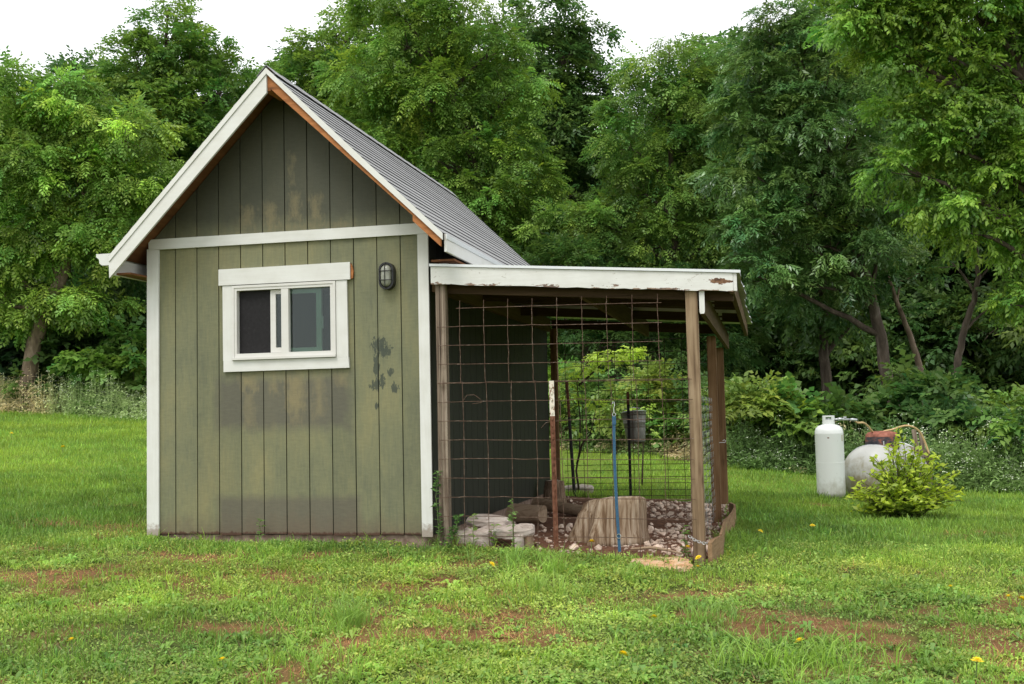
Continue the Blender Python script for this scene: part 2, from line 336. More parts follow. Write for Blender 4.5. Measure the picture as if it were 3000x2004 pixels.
M['shingle'] = simple('asphalt_shingle', [(.25, (.20, .20, .205)), (.5, (.285, .285, .285)), (.75, (.37, .37, .37))], (70, 70, 70), rough=.9, bd=.004, bs=.8, detail=6, rnd=.07)
M['shingle_edge'] = flat('asphalt_edge', (.02, .02, .021), .9)
M['raw_wood'] = wood_mat('bare_orange_wood', [(.3, (.21, .075, .026)), (.55, (.42, .17, .06)), (.75, (.52, .235, .09))], 'x', fine=30, coarse=3, rough=.7)
M['soffit'] = wood_mat('brown_underside_wood', [(.3, (.085, .035, .015)), (.6, (.2, .085, .035)), (.8, (.27, .12, .05))], 'y', fine=22, coarse=1.5, knots=False)
M['post'] = wood_mat('weathered_post', [(.32, (.075, .045, .026)), (.45, (.20, .135, .08)), (.56, (.31, .225, .14)), (.72, (.40, .32, .225))], 'z', fine=34, coarse=1.1, bd=.008)
M['post_grey'] = wood_mat('grey_split_post', [(.34, (.045, .032, .024)), (.46, (.15, .11, .08)), (.57, (.28, .225, .17)), (.72, (.38, .33, .27))], 'z', fine=42, coarse=1.0, bd=.012)
M['post_brown'] = wood_mat('brown_post', [(.32, (.07, .035, .016)), (.47, (.17, .095, .045)), (.65, (.27, .165, .09))], 'z', fine=34, coarse=1.1)
M['beam'] = wood_mat('yellowed_beam', [(.28, (.045, .026, .012)), (.5, (.095, .06, .026)), (.75, (.15, .105, .052))], 'y', fine=50, coarse=1.5)
M['beam_x'] = wood_mat('dark_header', [(.28, (.028, .016, .008)), (.5, (.06, .036, .018)), (.75, (.10, .064, .034))], 'x', fine=50, coarse=1.5)
M['edging'] = wood_mat('edging_board', [(.28, (.10, .06, .03)), (.5, (.24, .15, .08)), (.75, (.36, .25, .15))], 'y', fine=50, coarse=2)
M['concrete'] = simple('stained_concrete', [(.3, (.14, .085, .06)), (.6, (.3, .22, .17)), (.8, (.38, .31, .25))], (14, 14, 14), rough=.9)
M['rust_wire'] = simple('rusty_wire', [(.3, (.06, .032, .022)), (.55, (.14, .088, .062)), (.75, (.28, .23, .19))], (28, 28, 28), rough=.6, metal=.35, bd=0)
M['dark_wire'] = simple('dark_wire', [(.3, (.03, .016, .01)), (.7, (.095, .055, .035))], (28, 28, 28), rough=.7, metal=.3, bd=0)
M['rust'] = simple('rusted_steel', [(.25, (.05, .018, .01)), (.5, (.14, .055, .03)), (.75, (.22, .11, .07))], (30, 30, 18), rough=.85, bd=.003)
M['chip_white'] = simple('chipped_white_paint', [(.38, (.2, .1, .06)), (.45, (.66, .6, .5)), (.8, (.78, .74, .66))], (45, 45, 25), rough=.7)
M['black_post'] = simple('black_painted_steel', [(.3, (.008, .008, .008)), (.7, (.02, .019, .018))], (20, 20, 20), rough=.6, bd=0)
M['black'] = flat('black_plastic', (.012, .012, .012), .4)
M['blue'] = simple('blue_webbing', [(.3, (.022, .070, .135)), (.7, (.045, .12, .2))], (120, 120, 60), rough=.8, bd=.002)
M['chrome'] = flat('steel', (.6, .61, .62), .3, .9)
M['bark'] = simple('bark', [(.3, (.045, .033, .025)), (.55, (.105, .08, .06)), (.75, (.19, .16, .13))], (9, 9, 2.2), rough=.95, bd=.03, bs=.9, detail=7, dist=.6)
M['bark_pale'] = simple('pale_bark', [(.3, (.10, .07, .05)), (.55, (.21, .155, .11)), (.75, (.33, .27, .21))], (8, 8, 2.5), rough=.95, bd=.03, bs=.9, detail=7, dist=.6)
M['stem'] = flat('dark_stem', (.05, .035, .02), .8)
M['stem_green'] = flat('green_stem', (.12, .17, .05), .7)
M['leaf'] = leaf_mat('tree_leaf', .85, .022, .45); M['leaf_shiny'] = leaf_mat('glossy_leaf', .7, .05, .36)
M['grass'] = leaf_mat('grass_blade', .75, .03, .5)
def rough_glass(name, tint, r):
    m, nt, B, N, L = new_mat(name); nt.nodes.remove(B)
    g = N('ShaderNodeBsdfGlossy'); g.inputs['Roughness'].default_value = r; t = N('ShaderNodeBsdfTransparent'); t.inputs['Color'].default_value = (*tint, 1)
    f = N('ShaderNodeFresnel'); f.inputs['IOR'].default_value = 1.55; k = N('ShaderNodeMixShader'); L(f.outputs[0], k.inputs[0])
    L(t.outputs[0], k.inputs[1]); L(g.outputs[0], k.inputs[2]); L(k.outputs[0], nt.nodes['Material Output'].inputs[0]); return m
M['glass'] = rough_glass('window_glass', (.66, .78, .72), .02)
M['room'] = flat('dark_room', (.03, .028, .026), .9); M['room_wood'] = flat('room_wood', (.4, .4, .37), .9)
M['screen'] = simple('dark_insect_screen', [(.3, (.010, .009, .010)), (.66, (.016, .015, .016)), (.8, (.07, .07, .07))], (38, 38, 38), rough=.8, bd=0)

# ------------------------------------------------------------------ ground
W, DEP, HF = 2.514, 4.90, 2.522         # shed width, depth, top of the frieze
def edge_side(x, y):
    """signed distance to the wood edge, positive on the lawn side"""
    x = np.asarray(x, float); y = np.asarray(y, float); best = np.full(x.shape, 1e9); sg = np.ones(x.shape)
    E2 = EDGE[:, :2]
    for a, b in zip(E2[:-1], E2[1:]):
        d = b-a; t = np.clip(((x-a[0])*d[0]+(y-a[1])*d[1])/(d@d), 0, 1)
        qx = x-a[0]-t*d[0]; qy = y-a[1]-t*d[1]; r = np.hypot(qx, qy); cr = d[0]*qy-d[1]*qx
        m = r < best; best = np.where(m, r, best); sg = np.where(m, np.where(cr > 0, -1, 1), sg)
    return best*sg
BARE_SPOTS = []
for _px, _py, _rx, _ry, _a in ((820, 1690, .55, .22, .9), (620, 1855, .5, .14, .8), (960, 1865, .5, .12, .7), (2350, 1865, .6, .2, .9), (2150, 1805, .35, .15, .8), (2720, 1845, .45, .2, .8), (1890, 1770, .3, .15, .7), (1500, 1790, .35, .15, .7), (60, 1605, .6, .4, .6), (420, 1480, .5, .5, .6), (2050, 1745, .35, .15, .6), (1400, 1880, .4, .12, .7), (2960, 1900, .4, .2, .8), (300, 1780, .4, .15, .5), (2850, 1560, .5, .3, .5), (2380, 1480, .4, .3, .6), (1130, 1790, .3, .15, .5)):
    _p = hit(_px, _py); BARE_SPOTS.append((_p[0], _p[1], _rx, _ry, _a))
def bare_mask(x, y):
    """0 lush .. 1 bare soil"""
    n = fbm(x*1.1+3.7, y*1.1+9.2, 4); n2 = fbm(x*3.3+1.2, y*3.3+7.7, 3)
    near = sstep(3.5, -1., y)*sstep(-9, -4, x+y*0)          # worn ground lies in front of the shed
    b = sstep(.53, .68, n*.5+n2*.5+.045)
    b2 = np.exp(-(((x-1.7)/1.5)**2+((y+1.15)/.7)**2))*.55 + np.exp(-(((x-1.4)/1.0)**2+((y+2.3)/.35)**2))*.45
    b2 = b2 + np.exp(-(((x-5.9)/1.3)**2+((y+2.3)/.5)**2))*.55 + np.exp(-(((x-2.6)/.8)**2+((y+1.9)/.5)**2))*.35
    b3 = np.exp(-(((x-(-1.6))/1.1)**2+((y-.3)/.7)**2))*.3
    for sx_, sy_, rx_, ry_, a_ in BARE_SPOTS: b3 = b3 + np.exp(-(((x-sx_)/rx_)**2+((y-sy_)/ry_)**2))*a_
    w = np.clip((b2+b3)*sstep(.36, .62, n2*.8+n*.2)*1.7, 0, 1)
    return np.clip(b*near*.75+w, 0, .92)
fx = np.unique(np.concatenate([np.linspace(-260, -20, 14), np.linspace(-20, -6, 36), np.linspace(-6, 12, 111), np.linspace(12, 26, 36), np.linspace(26, 270, 14)]))
fy = np.unique(np.concatenate([np.linspace(-220, -10, 12), np.linspace(-10, 8, 111), np.linspace(8, 30, 74), np.linspace(30, 300, 16)]))
GX, GY = np.meshgrid(fx, fy); GZ = gz(GX, GY)
nearw = sstep(16, 6, np.hypot(GX-4, GY+4))
GZ = GZ + (fbm(GX*2.1, GY*2.1, 3)-.5)*.05*nearw + (fbm(GX*.35+9, GY*.35, 3)-.5)*.18*sstep(12, 30, np.hypot(GX-3, GY))
run_in = (GX > 2.4) & (GX < 4.75) & (GY > -.1) & (GY < 5.1)
GZ = np.where(run_in, gz(GX, GY)-.06, GZ)
b = bare_mask(GX, GY)[..., None]; es = edge_side(GX, GY)[..., None]; dn = fbm(GX*2+40, GY*2, 3)[..., None]
far = sstep(9, 15, np.hypot(GX-CAM[0], GY-CAM[1]))[..., None]
green = np.array([.075, .10, .024])*(1-far) + np.array([.13, .19, .028])*far
soil = np.array([.205, .098, .048]); litter = np.array([.05, .038, .022])
gc = green*(1-b*.9)+soil*b*.9; gc = gc*(.8+.4*dn); wd = sstep(.2, -1.2, es); gc = gc*(1-wd)+litter*wd
ny, nx = GX.shape; idx = np.arange(nx*ny).reshape(ny, nx)
gq = np.stack([idx[:-1, :-1], idx[:-1, 1:], idx[1:, 1:], idx[1:, :-1]], -1).reshape(-1, 4)
gme = np_mesh('ground', np.stack([GX, GY, GZ], -1).reshape(-1, 3), gq)
ga = gme.attributes.new('Col', 'FLOAT_COLOR', 'POINT'); gcc = np.ones((nx*ny, 4), np.float32); gcc[:, :3] = gc.reshape(-1, 3); ga.data.foreach_set('color', gcc.ravel())
gme.polygons.foreach_set('use_smooth', [True]*len(gme.polygons))
m, nt, B, N, L = new_mat('lawn_soil'); at = N('ShaderNodeAttribute'); at.attribute_name = 'Col'
nn = noise(N, L, coords(N, L, (16, 16, 16)), 1., 7, .7); rr = ramp(N, [(.25, (.55, .55, .55)), (.75, (1.4, 1.4, 1.4))]); L(nn, rr.inputs[0])
L(mix_n(N, L, 1., at.outputs['Color'], rr.outputs[0], 'MULTIPLY'), B.inputs['Base Color']); B.inputs['Roughness'].default_value = .95; B.inputs['Specular IOR Level'].default_value = .1
bump(N, L, B, nn, .03, .8)
tag(link('ground', gme, m), 'mown lawn with bare reddish soil showing through', 'ground', kind='structure')

# ------------------------------------------------------------------ shed
shed = thing('shed', 'olive green board shed with white trim and grey shingle gable roof', 'shed', (0, 0, 0))
AX, AZ = W/2, 3.837                                              # apex of the roof line
EL, ER = (-.183, 2.361), (2.733, 2.39)
def roofz(x): return AZ-(AX-x)*(AZ-EL[1])/(AX-EL[0]) if x < AX else AZ-(x-AX)*(AZ-ER[1])/(ER[0]-AX)
G0, GP, GG = .238, .2032, .0045
edges = [.02] + [G0+GP*i for i in range(11)] + [W-.02]
WX0, WX1, WZ0, WZ1 = .79, 1.712, 1.455, 2.085                    # opening for the window
rs = random.Random(5)
for i in range(12):
    a = edges[i]+(GG if i else 0); c = edges[i+1]-(GG if i < 11 else 0); dz = rs.uniform(-.006, .006); py = rs.uniform(-.0015, .0015)
    polys = []
    if c <= WX0 or a >= WX1: polys = [[(a, dz), (c, dz), (c, 2.47), (a, 2.47)]]
    elif a >= WX0 and c <= WX1: polys = [[(a, dz), (c, dz), (c, WZ0), (a, WZ0)], [(a, WZ1), (c, WZ1), (c, 2.47), (a, 2.47)]]
    elif a < WX0: polys = [[(a, dz), (c, dz), (c, WZ0), (WX0, WZ0), (WX0, WZ1), (c, WZ1), (c, 2.47), (a, 2.47)]]
    else: polys = [[(a, dz), (c, dz), (c, 2.47), (a, 2.47), (a, WZ1), (WX1, WZ1), (WX1, WZ0), (a, WZ0)]]
    g = lambda x: roofz(x)-.06
    up = [(a, 2.474), (c, 2.474), (c, g(c))] + ([(AX, g(AX))] if a < AX < c else []) + [(a, g(a))]
    polys.append(up)
    for p in polys:
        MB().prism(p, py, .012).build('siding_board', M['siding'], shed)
MB().prism([(.03, .02), (W-.03, .02), (W-.03, WZ0), (.03, WZ0)], .0125, .03).prism([(.03, WZ1), (W-.03, WZ1), (W-.03, 2.47), (AX, roofz(AX)-.08), (.03, 2.47)], .0125, .03)\
    .prism([(.03, WZ0), (WX0, WZ0), (WX0, WZ1), (.03, WZ1)], .0125, .03).prism([(WX1, WZ0), (W-.03, WZ0), (W-.03, WZ1), (WX1, WZ1)], .0125, .03).build('wall_sheathing', M['groove'], shed)
nb = 24
for side in (0, 1):
    x0, x1 = ((-.0, .012) if side == 0 else (W-.012, W))
    for i in range(nb):
        a = .02+i*(DEP-.04)/nb+.0045; c = .02+(i+1)*(DEP-.04)/nb-.0045
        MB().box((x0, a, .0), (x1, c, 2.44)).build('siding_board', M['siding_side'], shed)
    MB().box((.0125 if side == 0 else W-.03, .031, .02), (.03 if side == 0 else W-.0125, DEP-.031, 2.44)).build('wall_sheathing', M['groove'], shed)
for i in range(12):
    a = edges[i]+(GG if i else 0); c = edges[i+1]-(GG if i < 11 else 0); g = lambda x: roofz(x)-.06
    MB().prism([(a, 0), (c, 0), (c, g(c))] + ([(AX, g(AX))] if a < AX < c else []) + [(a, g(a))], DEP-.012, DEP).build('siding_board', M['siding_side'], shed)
MB().prism([(.03, .02), (W-.03, .02), (W-.03, 2.45), (AX, roofz(AX)-.08), (.03, 2.45)], DEP-.03, DEP-.0125).build('wall_sheathing', M['groove'], shed)
MB().box((.06, .05, -.002), (W-.06, DEP-.05, .018)).build('floor_board', M['room_wood'], shed)
fnd = MB().box((.02, .025, -.34), (W-.025, DEP-.02, -.004)).build('concrete_footing', M['concrete'], shed)
# corner and frieze trim
for x0, x1, zt in ((0, .09, 2.43), (W-.09, W, 2.43)):
    MB().box((x0, -.021, -.012), (x1, -.002, zt)).build('corner_trim', M['white_z'], shed)
MB().box((-.021, -.021, -.012), (-.0005, .07, 2.44)).build('corner_trim', M['white_z'], shed)
MB().box((-.004, -.023, 2.4315), (W+.004, -.003, HF)).build('frieze_board', M['white_x'], shed)
# window
win = bpy.data.objects.new('window', None); COL.objects.link(win); win.parent = shed
MB().prism([(.66, 2.091), (1.843, 2.089), (1.843, 2.232), (.66, 2.228)], -.034, -.003).build('head_trim', M['white_x'], win)
MB().prism([(.695, 1.452), (.781, 1.452), (.781, 2.0885), (.692, 2.0885)], -.025, -.003).build('side_trim', M['white_z'], win)
MB().prism([(1.714, 1.45), (1.816, 1.45), (1.810, 2.0865), (1.714, 2.0865)], -.025, -.003).build('side_trim', M['white_z'], win)
MB().prism([(.699, 1.358), (1.824, 1.361), (1.818, 1.449), (.699, 1.4515)], -.027, -.003).build('bottom_trim', M['white_x'], win)
MB().prism([(1.8435, 2.09), (1.862, 2.1), (1.868, 2.16), (1.858, 2.2), (1.8435, 2.225)], -.02, -.004).build('split_wood', M['raw_wood'], win)
def ring(x0, x1, z0, z1, w, y0, y1, wb=None, wt=None):
    wb = wb or w; wt = wt or w
    return MB().box((x0, y0, z0), (x1, y1, z0+wb)).box((x0, y0, z1-wt), (x1, y1, z1)).box((x0, y0, z0+wb), (x0+w, y1, z1-wt)).box((x1-w, y0, z0+wb), (x1, y1, z1-wt))
ring(.783, 1.712, 1.4535, 2.083, .02, -.036, -.024).build('frame_flange', M['vinyl'], win)
fr = ring(.79, 1.7, 1.457, 2.076, .034, -.03, .06, .05, .036).build('window_frame', M['vinyl'], win)
MB().box((1.228, -.028, 1.507), (1.292, .03, 2.04)).build('mullion', M['vinyl'], win)
MB().box((.785, -.05, 1.4545), (1.714, -.0365, 1.474)).build('sill_lip', M['vinyl'], win)
sl = MB().box((1.118, .0, 1.51), (1.165, .03, 2.036)).box((1.165, .0, 1.51), (1.227, .03, 1.55)).box((1.165, .0, 2.0), (1.227, .03, 2.036)).build('sliding_sash', M['vinyl'], win)
s2 = MB().box((1.515, .032, 1.51), (1.562, .058, 2.036)).box((1.293, .032, 1.51), (1.515, .058, 1.545)).box((1.293, .032, 2.0), (1.515, .058, 2.036)).build('inner_sash', M['vinyl'], win)
MB().box((1.562, .035, 1.70), (1.574, .05, 1.8)).build('latch', M['vinyl'], win)
MB().box((1.2925, .012, 1.508), (1.6655, .016, 2.038)).build('glass_pane', M['glass'], win)
MB().box((1.1655, .012, 1.551), (1.2275, .016, 1.9995)).build('glass_pane', M['glass'], win)
MB().box((.826, .02, 1.509), (1.1175, .024, 2.038)).build('insect_screen', M['screen'], win)
# a few pale battens stored inside, seen through the glass
bt = MB().tube([(0, 0, 0), (.12, -.4, 2.0)], .03, 4).build('stored_batten', M['room_wood']); bt.location = (1.30, 1.1, .02); tag(bt, 'pale batten leaning upright inside the shed behind the window', 'batten')
bt = MB().tube([(0, 0, 0), (.5, -.2, 1.9)], .022, 4).build('stored_batten', M['room_wood']); bt.location = (1.25, .9, .02); tag(bt, 'thin slanting batten inside the shed behind the glass pane', 'batten')

# roof: deck, shingles, rakes
def roof_frame(side):
    a = Vector((AX, 0, AZ)); e = Vector((ER[0], 0, ER[1])) if side > 0 else Vector((EL[0], 0, EL[1]))
    d = (e-a); ln = d.length; d.normalize(); n = Vector((-d.z, 0, d.x)) if side > 0 else Vector((d.z, 0, -d.x)); return a, d, n, ln
RY0, RY1 = -.345, 5.125
for side in (-1, 1):
    a, d, n, ln = roof_frame(side)
    mb = MB(); c = [a-n*.016, a+d*ln-n*.016, a+d*ln-n*.034, a-n*.034]
    mb.prism([(p.x, p.z) for p in c], RY0+.02, RY1-.02).build('roof_deck', M['soffit'], shed)
    nc = 20; ex = ln/nc; rsr = random.Random(11+side)
    for k in range(nc):
        s0 = ln-ex*(k+1)-.02; s1 = ln-ex*k+.012
        y = RY0; off = (k % 3)*.6
        while y < RY1-.02:
            y2 = min(RY1, y+(1.9 if y > RY0 else 1.9-off)); 
            if RY1-y2 < .5: y2 = RY1
            v = []; nseg = 8; j0 = rsr.uniform(-.003, .003); lift = rsr.uniform(0, .0022)
            for q in range(nseg+1):
                yy = y+(y2-y)*q/nseg; js = math.sin(yy*4.1+k*.7)*.002+math.sin(yy*1.3+k*.9)*.004+j0*.6; hz = .0008*math.sin(yy*2.3+k*1.33)
                for s, h in ((max(0, s0), -.0145), (s1+js, -.0055+lift*.5+hz), (s1+js+.001, -.0125+hz)):
                    p = a+d*s+n*h; v.append((p.x, yy, p.z))
            f = []
            for q in range(nseg):
                b0, b1 = q*3, q*3+3; F = [(b0, b1, b1+1, b0+1), (b0+1, b1+1, b1+2, b0+2), (b0+2, b1+2, b1, b0)]; f += F if side < 0 else [t[::-1] for t in F]
            f += [(0, 1, 2), (nseg*3+2, nseg*3+1, nseg*3)]
            so = MB().add(v, f).build('shingle', M['shingle'], shed); so.data.materials.append(M['shingle_edge']); [setattr(so.data.polygons[q*3+1], 'material_index', 1) for q in range(nseg)]; y = y2+.004
    # dark lower lip of the first course
cap_n = 18
for k in range(cap_n):
    y0 = RY0+k*(RY1-RY0)/cap_n; y1 = y0+(RY1-RY0)/cap_n+.03
    al, dl, nl, _ = roof_frame(-1); ar, dr, nr, _ = roof_frame(1); top = Vector((AX, 0, AZ+.004))
    pl = al+dl*.12+nl*.002; pr = ar+dr*.12+nr*.002; v = []
    for yy, h in ((y0, .007), (y1, .001)):
        v += [(pl.x, yy, pl.z+h), (top.x, yy, top.z+h), (pr.x, yy, pr.z+h), (pl.x, yy, pl.z+h-.004), (top.x, yy, top.z+h-.005), (pr.x, yy, pr.z+h-.004)]
    MB().add(v, [(0, 1, 7, 6), (1, 2, 8, 7), (3, 4, 1, 0), (4, 5, 2, 1)]).build('ridge_shingle', M['shingle'], shed)
LZ = lambda x, o: roofz(x)-o
# left rake: white strip + wide bargeboard with plumb cuts
MB().prism([(EL[0]+.004, LZ(EL[0]+.004, .016)), (AX, AZ-.016), (AX, AZ-.068), (EL[0]+.004, LZ(EL[0]+.004, .068))], -.349, -.329).build('rake_strip', M['white_rake'], shed)
MB().prism([(EL[0], LZ(EL[0], .070)), (AX, AZ-.070), (AX, AZ-.222), (EL[0]+.005, LZ(EL[0], .199)+.0)], -.340, -.318).build('bargeboard', M['white_rake'], shed)
# right rake: the bargeboard is gone, bare rafter shows
MB().prism([(AX, AZ-.016), (ER[0], LZ(ER[0], .016)), (ER[0], LZ(ER[0], .07)), (2.0, LZ(2.0, .082)), (AX+.001, AZ-.064)], -.349, -.329).build('rake_strip', M['white_rake'], shed)
MB().prism([(AX+.03, LZ(AX+.03, .036)), (ER[0]-.02, LZ(ER[0]-.02, .036)), (2.71, LZ(2.71, .138)), (2.487, LZ(2.487, .145)), (2.487, LZ(2.487, .100)), (2.455, LZ(2.455, .104)), (AX+.03, LZ(AX+.03, .158))], -.327, -.288).build('rafter', M['raw_wood'], shed)
MB().prism([(AX-.03, LZ(AX-.03, .036)), (AX-.03, LZ(AX-.03, .15)), (EL[0]+.03, LZ(EL[0]+.03, .14)), (EL[0]+.03, LZ(EL[0]+.03, .036))], -.317, -.279).build('rafter', M['soffit'], shed)
MB().box((AX-.0285, -.32, AZ-.2), (AX+.0285, -.02, AZ-.045)).build('ridge_board', M['raw_wood'], shed)
for sgn in ():
    for q in (.28, .55, .82):
        x = AX+sgn*q*1.35; MB().prism([(x-.019, LZ(x-.019, .037)), (x+.019, LZ(x+.019, .037)), (x+.019, LZ(x+.019, .12)), (x-.019, LZ(x-.019, .12))], -.278, -.001).build('lookout', M['soffit'], shed)
# eaves
MB().prism([(ER[0]+.001, LZ(ER[0], .016)), (ER[0]+.021, LZ(ER[0], .02)), (ER[0]+.021, 2.232), (ER[0]+.001, 2.232)], -.30, RY1-.02).build('eave_fascia', M['white_rake'], shed)
MB().prism([(ER[0]+.0225, LZ(ER[0], .022)), (ER[0]+.029, LZ(ER[0], .024)), (ER[0]+.029, 2.33), (ER[0]+.0225, 2.33)], -.315, RY1-.01).build('drip_edge', M['metal_white'], shed)
MB().box((W+.02, -.01, 2.2), (ER[0]-.001, 5.0, 2.216)).build('soffit_board', M['soffit'], shed)
MB().prism([(W+.055, 2.17), (W+.18, 2.17), (W+.055, 2.235)], .1, .13).build('flashing', M['metal_white'], shed)
MB().box((EL[0]+.006, -.314, 2.19), (EL[0]+.028, RY1-.03, 2.325)).build('eave_fascia', M['white_rake'], shed)
MB().box((EL[0]+.029, -.27, 2.195), (-.022, 5.0, 2.21)).build('soffit_board', M['soffit'], shed)
gx = EL[0]+.004
gp = [(gx, 2.373), (gx, 2.272), (gx-.075, 2.272), (gx-.1, 2.29), (gx-.105, 2.325), (gx-.128, 2.345), (gx-.132, 2.373), (gx-.126, 2.373), (gx-.118, 2.349), (gx-.099, 2.332), (gx-.094, 2.294), (gx-.073, 2.277), (gx-.004, 2.277), (gx-.004, 2.373)]
gut = MB().prism(gp, -.325, RY1-.05).build('gutter', M['gutter'], shed)
MB().prism([(gx-.002, 2.371), (gx-.002, 2.273), (gx-.074, 2.273), (gx-.099, 2.291), (gx-.104, 2.325), (gx-.13, 2.346), (gx-.13, 2.371)], -.329, -.3255).build('end_cap', M['gutter'], gut)

# bulkhead lamp
lx, lz = 2.168, 2.098
lamp = thing('wall_lamp', 'black oval caged wall lamp beside the shed window', 'lamp', (lx, -.001, lz))
def oval(w, h, n=40):
    r = w/2; s = h/2-r
    return [(r*math.cos(a), r*math.sin(a)+(s if math.sin(a) >= 0 else -s)) for a in [2*math.pi*(k+.5)/n for k in range(n)]]
MB().prism(oval(.128, .222), -.045, -.001).build('lamp_base', M['black'], lamp, bevel=.006)
mb = MB(); o1 = oval(.128, .222); o2 = oval(.098, .192); n = len(o1)
mb.add([(p[0], -.07, p[1]) for p in o1]+[(p[0], -.07, p[1]) for p in o2]+[(p[0], -.0455, p[1]) for p in o1]+[(p[0], -.0455, p[1]) for p in o2],
       [(i, (i+1) % n, n+(i+1) % n, n+i) for i in range(n)]+[(2*n+i, 2*n+(i+1) % n, (i+1) % n, i) for i in range(n)]+[(n+i, n+(i+1) % n, 3*n+(i+1) % n, 3*n+i) for i in range(n)])
mb.build('lamp_rim', M['black'], lamp)
mb = MB(); lay = [(.09, .182, -.046), (.088, .18, -.066), (.078, .166, -.083), (.055, .135, -.094), (.02, .09, -.098)]
v = [(p[0], yy, p[1]) for w_, h_, yy in lay for p in oval(w_, h_)]; k = len(lay)
mb.add(v, [(i*n+j, i*n+(j+1) % n, (i+1)*n+(j+1) % n, (i+1)*n+j) for i in range(k-1) for j in range(n)]+[tuple((k-1)*n+j for j in range(n))])
mb.build('lens', simple('frosted_lens', [(.3, (.16, .165, .12)), (.7, (.30, .31, .26))], (30, 30, 20), rough=.25, bd=0, spec=.6), lamp, smooth=True)
MB().tube([(0, -.06, .108), (0, -.1, .085), (0, -.104, 0), (0, -.1, -.085), (0, -.06, -.108)], .0034, 6).build('cage_bar', M['black'], lamp)
for z in (-.037, .037): MB().tube([(-.06, -.06, z), (-.045, -.092, z), (0, -.106, z), (.045, -.092, z), (.06, -.06, z)], .0034, 6).build('cage_bar', M['black'], lamp)
# ------------------------------------------------------------------ lean-to run
run = thing('lean_to', 'open timber lean-to with flaking white fascia and metal roof against the shed', 'lean-to', (3.6, 2.5, -.15))
RO = Vector((-3.6, -2.5, .15))
def runpart(mb, name, mat, parent=None, bevel=0):
    me = mb.mesh(name); me.transform(Matrix.Translation(RO))
    if bevel:
        bm = bmesh.new(); bm.from_mesh(me); bmesh.ops.bevel(bm, geom=list(bm.edges), offset=bevel, segments=2, affect='EDGES', clamp_overlap=True); bm.to_mesh(me); bm.free()
    return link(name, me, mat, parent or run)
def LT(x): return 2.148-(x-2.556)*.0708                # top of the fascia
runpart(MB().box((2.580, -.055, -.25), (2.612, .035, LT(2.60)-.06)).box((2.6125, -.05, -.25), (2.66, .03, LT(2.63)-.06)), 'post', M['post_grey'], bevel=.003)
runpart(MB().box((4.572, -.062, -.4), (4.663, .028, LT(4.6)-.03)), 'post', M['post'], bevel=.006)
runpart(MB().box((4.57, 2.79, -.4), (4.66, 2.88, 1.70)), 'post', M['post_brown'], bevel=.006)
runpart(MB().box((4.56, 4.95, -.4), (4.648, 5.04, 1.70)), 'post', M['post_brown'], bevel=.006)
runpart(MB().box((2.54, 4.93, -.3), (2.585, 4.99, 2.0)).box((2.586, 4.90, -.3), (2.625, 4.98, 2.0)), 'post', M['post_brown'], bevel=.003)
fp = lambda x, o: (x, LT(x)-o)
nf = 26; tops = [fp(2.556+(4.935-2.556)*k/nf, 0) for k in range(nf+1)]; rsf = random.Random(3)
bots = [(2.556+(4.935-2.556)*k/nf, LT(2.556+(4.935-2.556)*k/nf)-.142+rsf.choice([0, 0, .001, .003, .006])) for k in range(nf, -1, -1)]
runpart(MB().prism(tops+bots, -.096, -.074), 'front_fascia', M['white_peel'])
runpart(MB().prism([fp(4.936, 0), fp(4.963, 0), fp(4.963, .135), fp(4.936, .135)], -.092, -.066), 'fascia_end', M['white_x'], bevel=.002)
runpart(MB().prism([fp(2.60, .02), fp(4.93, .02), fp(4.93, .20), fp(2.60, .20)], -.04+.08, .03+.05), 'header_beam', M['beam_x'])
runpart(MB().prism([(4.678, 1.684), (4.716, 1.684), (4.716, 1.865), (4.678, 1.865)], -.068, 5.06), 'side_beam', M['beam'])
runpart(MB().prism([(4.677, 1.70), (4.683, 1.683), (4.711, 1.683), (4.717, 1.70), (4.717, 1.866), (4.677, 1.866)], -.0715, -.0685), 'beam_end_cap', M['white_z'])
runpart(MB().prism([(4.905, LT(4.905)-.152), (4.943, LT(4.943)-.152), (4.943, LT(4.943)-.012), (4.905, LT(4.905)-.012)], -.064, 4.98), 'edge_rafter', M['beam'])
runpart(MB().prism([(3.73, 1.86), (3.77, 1.86), (3.77, 2.04), (3.73, 2.04)], .0815, 4.94), 'middle_beam', M['beam'])
runpart(MB().prism([(2.522, 1.96), (2.56, 1.96), (2.56, 2.12), (2.522, 2.12)], .04, 4.89), 'wall_ledger', M['beam'])
for yy in (1.55, 3.2):
    for xa, xb in ((2.561, 3.729), (3.771, 4.677), (4.717, 4.904)):
        runpart(MB().prism([fp(xa, .03), fp(xb, .03), fp(xb, .12), fp(xa, .12)], yy, yy+.038), 'cross_rafter', M['beam_x'])
runpart(MB().prism([fp(2.561, .03), fp(4.677, .03), fp(4.677, .14), fp(2.561, .14)], 4.945, 4.983), 'cross_rafter', M['beam_x'])
for yy in (.5, 1.05, 2.2, 2.75, 3.8, 4.4):
    runpart(MB().prism([fp(2.57, .0105), fp(4.93, .0105), fp(4.93, .0285), fp(2.57, .0285)], yy, yy+.085), 'roof_batten', M['beam_x'])
